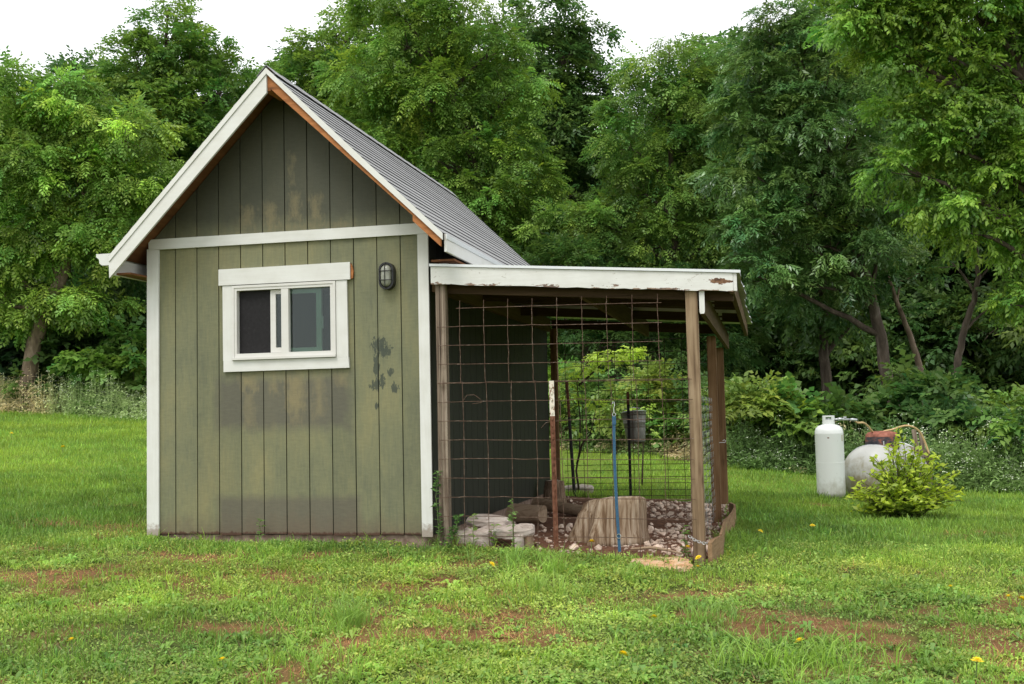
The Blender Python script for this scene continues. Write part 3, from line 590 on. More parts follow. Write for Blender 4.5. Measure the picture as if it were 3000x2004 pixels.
# corrugated roof sheets, each laid down the slope
ys = np.linspace(-.085, 5.16, 6)
for si in range(5):
    y0, y1 = ys[si], ys[si+1]+(.05 if si < 4 else 0); nn_ = int((y1-y0)/.0127)+1; yy = np.linspace(y0, y1, nn_)
    zz = .004+.009*np.sin(2*math.pi*yy/.0762)+.0035*(si % 2)+.004
    xe = 4.985+.012*math.sin(si*2.1)+.004*np.sin(yy*9)
    v = []; f = []
    for i in range(nn_):
        for t in (0, .5, 1):
            x = 2.535+(xe[i]-2.535)*t; sag = -.0 if t < 1 else -.006*abs(math.sin(yy[i]*3.1))
            v.append((x, yy[i], LT(x)+zz[i]+.006+sag))
    f = [(i*3+t, i*3+t+1, i*3+t+4, i*3+t+3) for i in range(nn_-1) for t in (0, 1)]
    runpart(MB().add(v, f), 'roof_sheet', M['galv'])
runpart(MB().prism([fp(2.548, -.003), fp(4.992, -.003), fp(4.992, -.0235), fp(2.548, -.0235)], -.108, -.0865), 'roof_edge_trim', M['metal_white'])

# wire panels
def wires(root, P0, ux, nH, nV, sp_h, sp_v, r, mat, jit, seed, skip=0., bottom=None):
    """P0 bottom-left corner; ux unit along; rows every sp_h, uprights every sp_v"""
    rg = np.random.default_rng(seed); ux = np.array(ux, float); up = np.array([0, 0, 1.]); nrm = np.cross(ux, up)
    w_ = sp_v*(nV-1); h_ = sp_h*(nH-1)
    for i in range(nH):
        t = np.linspace(-.03, w_+.03, 22); z = i*sp_h + jit*np.cumsum(rg.normal(0, .3, 22))*.4 + jit*np.sin(t*2.5+rg.random()*6)
        for q in range(rg.integers(0, 3)): z[rg.integers(1, 20)] += rg.normal(0, jit*1.6)
        y = rg.normal(0, jit*.8, 22)
        MB().tube([np.array(P0)+ux*a+up*b+nrm*(c+r*.9) for a, b, c in zip(t, z, y)], r, 5).build('horizontal_wire', mat, root)
    for j in range(nV):
        t = np.linspace(-.01, h_+.012, 14); a = j*sp_v + rg.normal(0, jit*.6, 14) + jit*np.sin(t*3+rg.random()*6)
        MB().tube([np.array(P0)+ux*b+up*c-nrm*r*.9 for b, c in zip(a, t)], r, 5).build('upright_wire', mat, root)
def panel(loc):
    o = bpy.data.objects.new('wire_panel', None); COL.objects.link(o); o.parent = run; o.location = tuple(Vector(loc)+RO); return o
wl_ = panel((2.797, -.078, 0))
wires(wl_, (0, 0, -.145), (1, 0, -.012), 10, 10, .1505, .1975, .0027, M['rust_wire'], .0035, 2)
wu = panel((2.784, -.070, 1.212))
wires(wu, (0, 0, 0), (1, 0, -.018), 5, 9, .149, .197, .0026, M['rust_wire'], .003, 4)
for j in range(9):                                        # free ends above the top wire
    MB().tube([(j*.197, .003, .595-j*.0035), (j*.197+.002, .004, .655-j*.002)], .0026, 5).build('wire_end', M['rust_wire'], wu)
MB().tube([(-.19, 0, 0), (0, 0, 0)], .0027, 5).build('wire_end', M['rust_wire'], wu)
for k in range(1, 4): MB().tube([(-.19, 0, k*.149+.002), (0, 0, k*.149)], .0026, 5).build('wire_end', M['rust_wire'], wu)
for k in range(9): MB().tube([(-.205, .004, -.145+k*.1505+.15), (0, 0, -.145+k*.1505+.15)], .0027, 5).build('wire_end', M['rust_wire'], wl_)
wb_ = panel((2.70, 5.06, -.15))
wires(wb_, (0, 0, 0), (1, 0, 0), 14, 10, .1525, .206, .0036, M['dark_wire'], .002, 9)
# dense second rows, low down, as on stock panels
for k, z in enumerate((.075, .23, .385)):
    MB().tube([(-.03, .004, z), (.9, .005, z+.003), (1.88, .004, z)], .0036, 5).build('horizontal_wire', M['dark_wire'], wb_)
# loose bent wires
lw = thing('loose_wire', 'curl of loose thin wire caught on the lower front panel', 'wire', (2.90, -.09, 1.06))
MB().tube([(-.1, 0, .0), (-.06, -.01, .05), (0, -.015, .052), (.05, -.01, .015), (.06, 0, -.01), (-.02, 0, -.02)], .0022, 5).build('wire_curl', M['rust_wire'], lw)
lw2 = thing('loose_wire', 'short loose wire tie hooked round the steel fence post', 'wire', (3.52, -.085, .87))
MB().tube([(-.09, 0, -.03), (-.05, -.01, .01), (0, -.012, .02), (.02, -.01, .05), (.0, 0, .07)], .002, 5).build('wire_tie', M['rust_wire'], lw2)
# netting stapled between the right hand posts
net = thing('wire_netting', 'fine grey hexagonal wire netting between the right hand posts', 'netting', (4.612, .06, -.1))
mb = MB(); hs = .055
for i in range(0, 46):
    for j in range(0, 16):
        y = i*hs*.98+(.5*hs if j % 2 else 0); z = j*hs*1.5*.9
        wob = .006*math.sin(i*.7+j)
        a = (wob, y, z); mb.tube([a, (wob, y+hs*.49, z+hs*.35)], .0007, 3, False).tube([(wob, y+hs*.49, z+hs*.35), (wob, y+hs*.98, z)], .0007, 3, False).tube([(wob, y+hs*.49, z+hs*.35), (wob, y+hs*.49, z+hs*1.0)], .0007, 3, False)
tag(mb.build('mesh_wires', M['galv'], net), kind='stuff')

# steel fence post with chipped white top
tp = thing('fence_post', 'rusty studded steel fence post with chipped white top at the run front', 'post', (3.532, -.1, -.3))
def tpost(mb, z0, z1, lean):
    for a, b in (((-.019, -.003), (.019, .003)), ((-.003, .003), (.003, .034))):
        v = []
        for z in (z0, z1):
            k = lean*z; v += [(a[0]+k, a[1], z), (b[0]+k, a[1], z), (b[0]+k, b[1], z), (a[0]+k, b[1], z)]
        mb.add(v, [(3, 2, 1, 0), (4, 5, 6, 7), (0, 1, 5, 4), (1, 2, 6, 5), (2, 3, 7, 6), (3, 0, 4, 7)])
    return mb
tpost(MB(), 0, 1.23, -.006).build('post_stem', M['rust'], tp); tpost(MB(), 1.2305, 1.505, -.006).build('painted_top', M['chip_white'], tp)
for k in range(26):
    z = .2+k*.05; MB().box((-.006-.006*z, -.011, z), (.006-.006*z, -.0032, z+.02)).build('stud', M['chip_white'] if z > 1.22 else M['rust'], tp)
# leash
le = thing('leash', 'blue webbing leash with steel clip and ring hanging on the front wires', 'leash', (4.005, -.098, 1.02))
rl = np.random.default_rng(4); v = []; zz = np.linspace(-.1, -1.13, 26); xs = .009*np.sin(zz*3.1)+.01*(-zz)
for z, x in zip(zz, xs):
    tw = .25*math.sin(z*5); v += [(x-.0115*math.cos(tw), -.0115*math.sin(tw), z), (x+.0115*math.cos(tw), .0115*math.sin(tw), z), (x+.0115*math.cos(tw), .0115*math.sin(tw)+.003, z), (x-.0115*math.cos(tw), -.0115*math.sin(tw)+.003, z)]
f = [(i*4+k, i*4+(k+1) % 4, i*4+4+(k+1) % 4, i*4+4+k) for i in range(25) for k in range(4)]+[(0, 1, 2, 3), (103, 102, 101, 100)]
MB().add(v, f).build('webbing', M['blue'], le)
MB().box((-.014, -.006, -.165), (.014, .006, -.1)).build('stitched_fold', M['blue'], le)
MB().torus((0, 0, -.087), .013, .0028, (0, 1, 0), 16, 6).build('clip_ring', M['chrome'], le)
MB().tube([(0, 0, -.075), (0, 0, -.04), (.006, 0, -.02), (.004, 0, .008), (-.006, 0, .012), (-.008, 0, -.005)], .003, 6).build('clip_hook', M['chrome'], le)
MB().torus((.012, -.006, -1.012), .016, .0026, (0, 1, 0), 18, 6).build('d_ring', M['chrome'], le)
# chain round the corner post
ch = thing('chain', 'steel chain looped round the foot of the corner post', 'chain', (4.56, -.09, .0))
pa = np.array([(-.012, -.02, .012), (.03, -.014, -.018), (.07, -.012, -.035), (.11, -.014, -.045), (.135, .0, -.04), (.142, .0, -.085), (.145, -.01, -.14), (.15, -.012, -.19)])
seg = np.linalg.norm(np.diff(pa, axis=0), axis=1); cum = np.concatenate([[0], np.cumsum(seg)])
for k in range(17):
    t = (k+.5)/17*cum[-1]; p = np.array([np.interp(t, cum, pa[:, q]) for q in range(3)]); p2 = np.array([np.interp(t+.004, cum, pa[:, q]) for q in range(3)])
    d = Vector(p2-p).normalized(); side = d.cross(Vector((0, -1, .3))).normalized() if k % 2 else Vector((0, -1, .2))
    q = Matrix((d, side.cross(d).normalized(), side)).transposed()
    mb = MB().torus((0, 0, 0), .0085, .0024, (0, 0, 1), 12, 5, 1.7); mb.v = [tuple(q @ Vector(a) + Vector(p)) for a in mb.v]
    mb.build('chain_link', M['chrome'], ch)
# edging boards
ed = thing('edging_board', 'short bare edging plank at the foot of the corner post', 'board', (4.69, -.15, -.36))
def strip(path, z0, z1, th, o):
    path = np.array(path); t = np.gradient(path, axis=0); t /= np.linalg.norm(t, axis=1)[:, None]; nn = np.stack([t[:, 1], -t[:, 0]], 1); v = []; m = len(path)
    for i in range(m):
        for s, z in ((0, z0), (1, z0), (1, z1), (0, z1)):
            p = path[i]+nn[i]*th*s; v.append((p[0]-o[0], p[1]-o[1], z-o[2]+(.0 if z == z0 else .012*math.sin(i*1.3))))
    f = [(i*4+k, i*4+(k+1) % 4, i*4+4+(k+1) % 4, i*4+4+k) for i in range(m-1) for k in range(4)]+[(3, 2, 1, 0), tuple((m-1)*4+k for k in range(4))]
    return MB().add(v, f)
strip([(4.685, -.14), (4.70, .0), (4.725, .2), (4.745, .42)], -.36, -.035, .032, (4.69, -.15, -.36)).build('plank', M['edging'], ed)
ed2 = thing('edging_board', 'long warped edging plank bending round the right side of the run', 'board', (4.74, .55, -.36))
strip([(4.742, .5), (4.742, .9), (4.735, 1.3), (4.722, 1.75), (4.745, 2.1), (4.772, 2.45), (4.782, 2.85), (4.765, 3.3), (4.70, 3.75)], -.36, -.04, .022, (4.74, .55, -.36)).build('plank', M['edging'], ed2)
hk = thing('screw_hook', 'small white screw hook in the rear right post', 'hook', (4.665, 2.84, .62)) 
MB().tube([(-.006, 0, 0), (.03, -.0, .004), (.05, 0, .0), (.06, 0, .018), (.045, 0, .03), (.032, 0, .02)], .0035, 6).build('hook_wire', M['metal_white'], hk)
# ---- floor of the run: red soil with pale stones
fxs = np.linspace(2.50, 4.72, 64); fys = np.linspace(-.06, 5.08, 130); FX, FY = np.meshgrid(fxs, fys)
def runz(x, y): return gz(x, y)+.018+(fbm(x*3.1+5, y*3.1, 3)-.5)*.05
FZ = runz(FX, FY); ny, nx = FX.shape; idx = np.arange(nx*ny).reshape(ny, nx)
fme = np_mesh('run_floor', np.stack([FX, FY, FZ], -1).reshape(-1, 3), np.stack([idx[:-1, :-1], idx[:-1, 1:], idx[1:, 1:], idx[1:, :-1]], -1).reshape(-1, 4)); fme.polygons.foreach_set('use_smooth', [True]*len(fme.polygons))
M['red_soil'] = simple('red_soil', [(.25, (.06, .024, .013)), (.5, (.13, .056, .03)), (.78, (.21, .11, .065))], (17, 17, 17), rough=.95, bd=.02, bs=.9, detail=8)
floor = tag(link('run_floor', fme, M['red_soil']), 'red soil floor of the run strewn with pale stones', 'ground', kind='structure')
M['stone'] = simple('pale_stone', [(.25, (.36, .24, .17)), (.5, (.60, .46, .36)), (.75, (.70, .59, .50))], (16, 16, 16), rough=.9, bd=.006, space='pos', rnd=.25)
def rock_mesh(name, seed, sub=2, rough=.35, flat_=.55):
    bm = bmesh.new(); bmesh.ops.create_icosphere(bm, subdivisions=sub, radius=1.); rg = np.random.default_rng(seed)
    pl = rg.normal(size=(9, 3)); pl /= np.linalg.norm(pl, axis=1)[:, None]; off = rg.uniform(.38, .85, 9); dj = rg.normal(0, rough*.2, len(bm.verts))
    sx, sy = rg.uniform(.75, 1.15), rg.uniform(.6, 1.)
    for i, vv in enumerate(bm.verts):
        p = np.array(vv.co)
        for nrm, o in zip(pl, off):
            e = p@nrm-o
            if e > 0: p = p-nrm*e*.92
        p = p*(1+dj[i]); vv.co = (p[0]*sx, p[1]*sy, p[2]*flat_)
    me = bpy.data.meshes.new(name); bm.to_mesh(me); bm.free(); return me
rv = [rock_mesh('stone', 40+i, 1) for i in range(10)]
for me in rv: me.materials.append(M['stone'])
rg = np.random.default_rng(21); placed = []
tries = 0
while len(placed) < 290 and tries < 9000:
    tries += 1
    x = rg.uniform(2.66, 4.66); y = rg.uniform(.02, 4.9)
    dens = sstep(3.35, 3.95, x)*.95+.10
    if fbm(np.array([x*1.3+2]), np.array([y*.9+3]), 3)[0] > .58: dens *= .18      # bare soil lane
    if y > 2.2 and x < 3.3: dens *= .3
    if rg.random() > dens or (3.42 < x < 4.12 and .35 < y < 1.15): continue
    s = rg.lognormal(math.log(.038), .36); s = min(s, .075)
    if any((x-a)**2+(y-b)**2 < (.75*(s+c))**2 for a, b, c in placed): continue
    placed.append((x, y, s))
for x, y, s in placed:
    o = bpy.data.objects.new('stone', rv[rg.integers(10)]); COL.objects.link(o); o.parent = floor
    o.location = (x, y, float(runz(np.array([x]), np.array([y]))[0])+s*.16); o.rotation_euler = (rg.normal(0, .25), rg.normal(0, .25), rg.uniform(0, 6.3)); o.scale = (s, s, s*rg.uniform(.8, 1.2))
# small gravel between them, uncountable
rv0 = np.array([v_.co[:] for v_ in rock_mesh('tmp', 3, 1).vertices]); rf0 = np.array([p.vertices[:] for p in bpy.data.meshes['tmp'].polygons]); bpy.data.meshes.remove(bpy.data.meshes['tmp'])
n = 2600; x = rg.uniform(2.6, 4.68, n); y = rg.uniform(.0, 5.0, n); keep = (rg.random(n) < sstep(3.0, 3.9, x)*.9+.16) & (fbm(x*1.3+2, y*.9+3, 3) < .62); x, y = x[keep], y[keep]; n = len(x)
a = rg.uniform(0, 6.3, n); s = rg.lognormal(math.log(.016), .3, n); ca, sa = np.cos(a), np.sin(a)
V = rv0[None]*s[:, None, None]; V = np.stack([V[..., 0]*ca[:, None]-V[..., 1]*sa[:, None]+x[:, None], V[..., 0]*sa[:, None]+V[..., 1]*ca[:, None]+y[:, None], V[..., 2]+(runz(x, y)+s*.2)[:, None]], -1)
gr = link('gravel', np_mesh('gravel', V.reshape(-1, 3), (rf0[None]+np.arange(n)[:, None, None]*len(rv0)).reshape(-1, 3), tri=True), M['stone'], floor); tag(gr, kind='stuff')

# ---- stump, logs, slabs
M['stump'] = wood_mat('weathered_stump', [(.33, (.05, .026, .013)), (.44, (.17, .105, .06)), (.53, (.33, .245, .165)), (.66, (.5, .42, .33))], 'z', fine=34, coarse=2.0, knots=False, bd=.02)
M['stump_top'] = simple('stump_top', [(.3, (.34, .26, .19)), (.7, (.55, .46, .37))], (25, 25, 25), rough=.9, bd=.01)
M['log_bark'] = wood_mat('log_bark', [(.3, (.14, .085, .05)), (.5, (.31, .22, .145)), (.75, (.47, .36, .26))], 'x', fine=24, coarse=3, knots=False, bd=.015)
M['log_bark_z'] = simple('rough_bark', [(.35, (.07, .045, .03)), (.5, (.2, .135, .085)), (.7, (.4, .3, .21))], (55, 55, 9), rough=.95, bd=.02, bs=1., dist=.5)
M['log_end'] = simple('log_end', [(.3, (.2, .13, .08)), (.7, (.34, .25, .17))], (22, 22, 22), rough=.9)
def stump(name, label, loc, r_bot, r_top, h, seed, mside, mtop, tilt=(0, 0), flut=.10):
    t = thing(name, label, 'stump', loc); rg = np.random.default_rng(seed); n = 56; ph = rg.uniform(0, 6.3, 6); am = rg.uniform(.4, 1, 6)
    prof = lambda a, q: 1+flut*q*(sum(am[k]*math.sin((k+2)*a+ph[k]) for k in range(6))/3.2-.25*abs(math.sin(4.5*a+ph[0])))
    lv = [(-.04, 1.03, 1.), (.1, 1., .9), (.35, .93, .7), (.65, .9, .5), (.88, .88, .42), (.95, .855, .4), (.985, .81, .4), (1., .74, .4)]
    v = []
    for z, s, q in lv:
        r = (r_bot*(1-max(z, 0))+r_top*max(z, 0))*s/.9
        for k in range(n):
            a = 2*math.pi*k/n; rr = r*prof(a, q)*(1+rg.normal(0, .008)-(.12 if (z > .8 and abs(((a-3.6+math.pi) % (2*math.pi))-math.pi) < .6) else 0)); x, y = rr*math.cos(a), rr*math.sin(a); v.append((x+tilt[0]*z, y*.9, z*h+(x*tilt[0]+y*tilt[1] if z > .9 else 0)))
    m_ = len(lv); f = [(i*n+k, i*n+(k+1) % n, (i+1)*n+(k+1) % n, (i+1)*n+k) for i in range(m_-1) for k in range(n)]+[tuple(range(n-1, -1, -1))]
    MB().add(v, f).build('stump_side', mside, t, smooth=True)
    c = (tilt[0], 0, h+.012); top = [v[(m_-1)*n+k] for k in range(n)]; mid = [tuple(.5*(np.array(p)+np.array(c))+np.array([0, 0, rg.normal(0, .004)])) for p in top]
    MB().add(top+mid+[c], [(k, (k+1) % n, n+(k+1) % n, n+k) for k in range(n)]+[(n+k, n+(k+1) % n, 2*n) for k in range(n)]).build('cut_face', mtop, t, smooth=True); return t
stump('tree_stump', 'big pale fluted tree stump standing in the run', (3.80, .80, g1(3.8, .8)+.01), .30, .27, .37, 8, M['stump'], M['stump_top'], (.07, -.11), .36)
stump('log_round', 'upright log round with rough bark against the shed wall', (2.72, 4.05, g1(2.72, 4.05)+.02), .125, .12, .27, 12, M['log_bark_z'], M['stump_top'], (0, 0), .04)
def lying_log(label, c, ang, ln, r, mat, seed, rz=0.):
    t = thing('log', label, 'log', (c[0], c[1], c[2]), 'loose logs lying in the run'); t.rotation_euler = (0, rz, ang); rg = np.random.default_rng(seed); n = 22; ph = rg.uniform(0, 6, 4); v = []
    for i in range(9):
        x = (i/8-.5)*ln
        for k in range(n):
            a = 2*math.pi*k/n; rr = r*(1+.06*math.sin(2*a+ph[0])+.04*math.sin(3*a+ph[1]+i*.2)+rg.normal(0, .012))*(1-.02*i); v.append((x+.01*math.sin(a*2+ph[2]), rr*math.cos(a), rr*math.sin(a)))
    MB().add(v, [(i*n+k, (i+1)*n+k, (i+1)*n+(k+1) % n, i*n+(k+1) % n) for i in range(8) for k in range(n)]).build('log_side', mat, t, smooth=True)
    MB().add(v[:n], [tuple(range(n))]).build('log_end', M['log_end'], t); MB().add(v[8*n:], [tuple(range(n-1, -1, -1))]).build('log_end', M['log_end'], t); return t
lying_log('short thick log lying behind the pale rock slabs', (2.86, 1.95, g1(2.86, 1.95)+.115), R_(-20), .36, .098, M['log_bark'], 3)
lying_log('longer thin log lying between the thick log and the stump', (2.98, 2.95, g1(2.98, 2.95)+.10), R_(-34), .72, .062, M['log_bark'], 5, R_(4))
M['slab'] = simple('weathered_slab', [(.25, (.26, .2, .165)), (.5, (.44, .37, .32)), (.75, (.58, .53, .48))], (7, 7, 26), rough=.92, bd=.02, bs=.9, detail=8)
M['slab_orange'] = simple('orange_rock', [(.25, (.26, .13, .06)), (.5, (.5, .3, .16)), (.75, (.56, .45, .34))], (11, 11, 11), rough=.9, bd=.012, detail=8)
def slab(label, c, size, rot, seed, mat, name='rock_slab', cat='rock'):
    rg = np.random.default_rng(seed); n = 18; v = []; ph = rg.uniform(0, 6, 5)
    for q, (z, s) in enumerate(((-.5, .96), (-.1, 1.), (.3, .98), (.5, .9))):
        for k in range(n):
            a = 2*math.pi*k/n; rr = (abs(math.cos(a))**3.2+abs(math.sin(a))**3.2)**(-1/3.2)*(1+.07*math.sin(3*a+ph[0])+.05*math.sin(5*a+ph[1])+rg.normal(0, .025))*s
            v.append((rr*math.cos(a)*size[0]/2, rr*math.sin(a)*size[1]/2, z*size[2]+rg.normal(0, .05)*size[2]))
    c0 = len(v); inner = [(v[3*n+k][0]*.5, v[3*n+k][1]*.5, v[3*n+k][2]+rg.normal(.05, .12)*size[2]) for k in range(n)]; v += inner+[(0, 0, size[2]*.55)]
    f = [(i*n+k, i*n+(k+1) % n, (i+1)*n+(k+1) % n, (i+1)*n+k) for i in range(4) for k in range(n)]+[(4*n+k, 4*n+(k+1) % n, 5*n) for k in range(n)]+[tuple(range(n-1, -1, -1))]
    o = MB().add(v, f).build(name, mat); o.location = c; o.rotation_euler = rot; return tag(o, label, cat)
slab('pale split rock slab leaning by the grey post', (2.86, .42, .075), (.36, .22, .055), (R_(9), R_(4), R_(-8)), 2, M['slab'])
slab('wedge of pinkish rock under the leaning slab', (2.90, .34, -.02), (.28, .18, .11), (0, R_(-12), R_(10)), 6, M['slab'])
slab('flat pale rock slab laid across two blocks', (3.14, .16, .015), (.34, .2, .07), (R_(7), R_(-3), R_(4)), 4, M['slab'])
slab('grey block propping the flat slab', (3.20, .08, -.075), (.075, .09, .12), (0, 0, R_(8)), 9, M['slab'], 'rock_block')
slab('brown block propping the flat slab', (3.265, .13, -.075), (.06, .09, .13), (0, 0, R_(-12)), 10, M['log_end'], 'rock_block')
slab('pale rock half sunk behind the grey post', (2.80, .2, -.05), (.3, .2, .13), (0, 0, R_(5)), 14, M['slab'])
p = hit(1925, 1640); slab('flat orange stepping rock in front of the corner post', (4.37, -.30, g1(4.37, -.3)-.015), (.46, .44, .10), (R_(2), R_(3), R_(12)), 5, M['slab_orange'], 'stepping_rock')
p = hit(1690, 1447); slab('long flat grey rock lying on the lawn behind the run', (p[0], p[1]+.1, g1(p[0], p[1])+.04), (.42, .3, .10), (0, 0, R_(8)), 15, M['slab'])
st = thing('stick', 'thin dead branch on the gravel by the corner post', 'stick', (4.28, .05, g1(4.28, .05)+.04)); MB().tube([(-.2, .12, .02), (-.05, .05, .04), (.08, 0, .03), (.2, -.05, .01)], [.012, .014, .011, .007], 6).build('branch', M['log_bark'], st)
# ---- posts, bucket and sapling behind the run
bp = thing('steel_post', 'thin black steel post carrying the bucket', 'post', (3.46, 5.18, -.3)); MB().box((-.017, -.003, 0), (.017, .003, 1.5)).box((-.003, .003, 0), (.003, .03, 1.5)).build('post_stem', M['black_post'], bp)
MB().box((-.018, -.004, 1.34), (.018, -.0032, 1.495)).build('rusty_top', M['rust'], bp)
bp2 = thing('leaning_pole', 'black leaning pole tied to the sapling behind the run', 'post', (2.76, 5.22, -.3)); MB().tube([(0, 0, 0), (-.055, .01, 1.2)], .021, 8).build('pole_lower', M['black_post'], bp2)
MB().tube([(-.0555, .01, 1.202), (-.075, .012, 1.66)], .019, 8).build('pole_top', M['rust'], bp2)
bk = thing('bucket', 'dull grey metal bucket hanging on the black post', 'bucket', (3.525, 5.36, .565)); M['bucket'] = simple('dull_zinc', [(.3, (.17, .165, .15)), (.7, (.3, .29, .27))], (30, 30, 5), rough=.55, metal=.45, bd=.002)
bk.rotation_euler = (R_(-6), R_(-4), 0)
MB().lathe([(.0, .012), (.108, .012), (.11, 0), (.113, .004), (.13, .16), (.137, .235), (.141, .238), (.141, .25), (.139, .253), (.155, .375), (.160, .378), (.160, .388), (.155, .39), (.151, .378), (.125, .17), (.108, .02)], 36, cap=False).build('bucket_wall', M['bucket'], bk, smooth=True)
MB().torus((0, 0, .382), .158, .005, (0, 0, 1), 36, 6).build('rim', M['galv'], bk)
MB().tube([(-.158, 0, .36), (-.11, -.1, .41), (0, -.15, .43), (.11, -.1, .41), (.158, 0, .36)], .003, 6).build('handle', M['chrome'], bk)

# ------------------------------------------------------------------ gas cylinder and tank
M['tank_white'] = white_paint('tank_white', base=(.70, .71, .69), dirt=.12, axis='z')
def dirty_white(name, base, hi, lo, amt):
    m, nt, B, N, L = new_mat(name); tc = N('ShaderNodeTexCoord'); sp = N('ShaderNodeSeparateXYZ'); L(tc.outputs['Object'], sp.inputs[0])
    n = noise(N, L, coords(N, L, (5, 5, 4), 'obj'), 1., 7, .7); n2 = noise(N, L, coords(N, L, (40, 40, 10), 'obj'), 1., 5, .7)
    g = math_n(N, L, 'ADD', math_n(N, L, 'MULTIPLY', math_n(N, L, 'SUBTRACT', hi, sp.outputs[2]), 1/(hi-lo)), math_n(N, L, 'MULTIPLY', math_n(N, L, 'SUBTRACT', n, .5), 1.7))
    r = ramp(N, [(.35, (0, 0, 0)), (1., (1, 1, 1))]); L(g, r.inputs[0]); k = math_n(N, L, 'MULTIPLY', math_n(N, L, 'MULTIPLY', r.outputs[0], amt), math_n(N, L, 'ADD', n2, .35), True)
    c = mix_n(N, L, k, base, (.22, .19, .11)); s = math_n(N, L, 'GREATER_THAN', n2, .685); c = mix_n(N, L, math_n(N, L, 'MULTIPLY', s, .45), c, (.3, .27, .2))
    L(c, B.inputs['Base Color']); B.inputs['Roughness'].default_value = .42; return m
M['cyl'] = dirty_white('cylinder_white', (.66, .68, .665), .55, -.05, .8); M['tank'] = dirty_white('grey_white_tank', (.42, .42, .395), .46, -.26, 1.7)
M['dome'] = simple('rusty_red_dome', [(.3, (.10, .045, .032)), (.5, (.25, .085, .055)), (.72, (.36, .15, .105))], (14, 14, 14), rough=.75, bd=.003)
M['dome_dark'] = simple('dome_dark_band', [(.4, (.02, .022, .028)), (.52, (.05, .045, .05)), (.64, (.24, .075, .045))], (11, 11, 17), rough=.7, bd=.003)
M['hose'] = simple('tan_hose', [(.3, (.42, .29, .13)), (.7, (.6, .44, .22))], (30, 30, 30), rough=.6, bd=0)
pc = at_d(2436.5, 1463, 14.5); pc[2] = g1(pc[0], pc[1])
cyl = thing('propane_cylinder', 'tall white propane cylinder standing on the lawn', 'gas cylinder', pc); S = 14.5/FPX
k = .181
MB().lathe([(.0, .028), (k*.8, .028), (k*.93, .05), (k*.99, .085), (k, .1), (k, .85), (k*1.006, .855), (k*1.006, .865), (k, .87), (k*.985, .895), (k*.92, .93), (k*.75, .96), (k*.45, .978), (0, .98)], 44, cap=False).build('cylinder_body', M['cyl'], cyl, smooth=True)
MB().lathe([(k*.76, -.03), (k*.78, .04), (k*.74, .04), (k*.72, -.03)], 36, cap=False).build('foot_ring', M['cyl'], cyl)
mb = MB(); na = 30; r0, r1 = .078, .074                                        # collar with hand holes
rows = [.955, 1.02, 1.042, 1.075, 1.095]
for wi, r in ((0, r0), (1, r1)):
    base = [(r*math.cos(2*math.pi*i/na), r*math.sin(2*math.pi*i/na), z) for z in rows for i in range(na)]; ff = []
    for q in range(4):
        for i in range(na):
            an = (2*math.pi*(i+.5)/na) % (2*math.pi)
            if q == 2 and (abs(an-1.5*math.pi) < .62 or abs(an-.5*math.pi) < .62): continue
            t = (q*na+i, q*na+(i+1) % na, (q+1)*na+(i+1) % na, (q+1)*na+i); ff.append(t if wi == 0 else t[::-1])
    mb.add(base, ff)
mb.add([(r*math.cos(2*math.pi*i/na), r*math.sin(2*math.pi*i/na), 1.095) for r in (r0, r1) for i in range(na)], [(i, (i+1) % na, na+(i+1) % na, na+i) for i in range(na)])
mb.build('collar', M['cyl'], cyl)
MB().lathe([(.0, .95), (.02, .955), (.02, 1.03), (.03, 1.035), (.03, 1.055), (0, 1.06)], 14, cap=False).build('valve', M['chrome'], cyl)
for a0, a1, z0, z1, mt in ((-.62, -.42, .76, .84, 'paper'), (-1.75, -1.62, .80, .815, 'rust')):
    aa = np.linspace(a0, a1, 5); MB().add([(k*1.004*math.cos(q), k*1.004*math.sin(q), z) for z in (z0, z1) for q in aa], [(i, i+1, i+6, i+5) for i in range(4)]).build('label', flat('faded_label', (.42, .4, .3), .7) if mt == 'paper' else M['rust'], cyl)
MB().lathe([(k*1.008, .475), (k*1.012, .482), (k*1.008, .489)], 44, cap=False).build('weld_seam', M['cyl'], cyl)
MB().lathe([(k*.80, .033), (k*.925, .052), (k*.955, .07)], 40, cap=False).build('rusty_rim', M['rust'], cyl) if False else None
# regulator and hose
reg = thing('gas_regulator', 'grey gas regulator with white cap on the cylinder outlet', 'regulator', pc+np.array([.03, -.02, 1.045]))
MB().tube([(0, 0, 0), (.1, .0, .0), (.14, 0, -.002), (.24, 0, -.008)], [.012, .012, .016, .012], 8).build('outlet_pipe', M['galv'], reg, smooth=True)
MB().lathe([(0, -.02), (.032, -.018), (.036, 0), (.03, .014), (0, .016)], 16, (.115, 0, .004), cap=False).build('regulator_body', M['galv'], reg)
MB().lathe([(.02, .016), (.022, .03), (0, .032)], 14, (.175, 0, 0), cap=False).build('white_cap', M['metal_white'], reg)
MB().tube([(.24, 0, -.008), (.27, 0, -.009), (.33, .0, -.014)], [.016, .02, .014], 8).build('coupling', M['galv'], reg, smooth=True)
hs = thing('gas_hose', 'tan gas hose looping from the cylinder over the tank dome', 'hose', at_d(2504, 1231, 14.6))
o0 = np.array(hs.location)
hp = [(2503, 1231, 14.5), (2512, 1240, 14.52), (2530, 1237, 14.6), (2545, 1250, 14.85), (2556, 1266, 15.2), (2575, 1272, 15.5), (2592, 1262, 15.5), (2615, 1259, 15.48), (2640, 1249, 15.46), (2660, 1246, 15.4), (2682, 1253, 15.45), (2697, 1267, 15.5), (2712, 1300, 15.52), (2722, 1330, 15.5)]
P = np.array([at_d(*q)-o0 for q in hp]); tt = np.linspace(0, len(P)-1, 60); P2 = np.stack([np.interp(tt, range(len(P)), P[:, q]) for q in range(3)], 1)
for _ in range(3): P2[1:-1] = (P2[:-2]+2*P2[1:-1]+P2[2:])/4
MB().tube(P2, .0135, 8).build('hose_tube', M['hose'], hs, smooth=True)
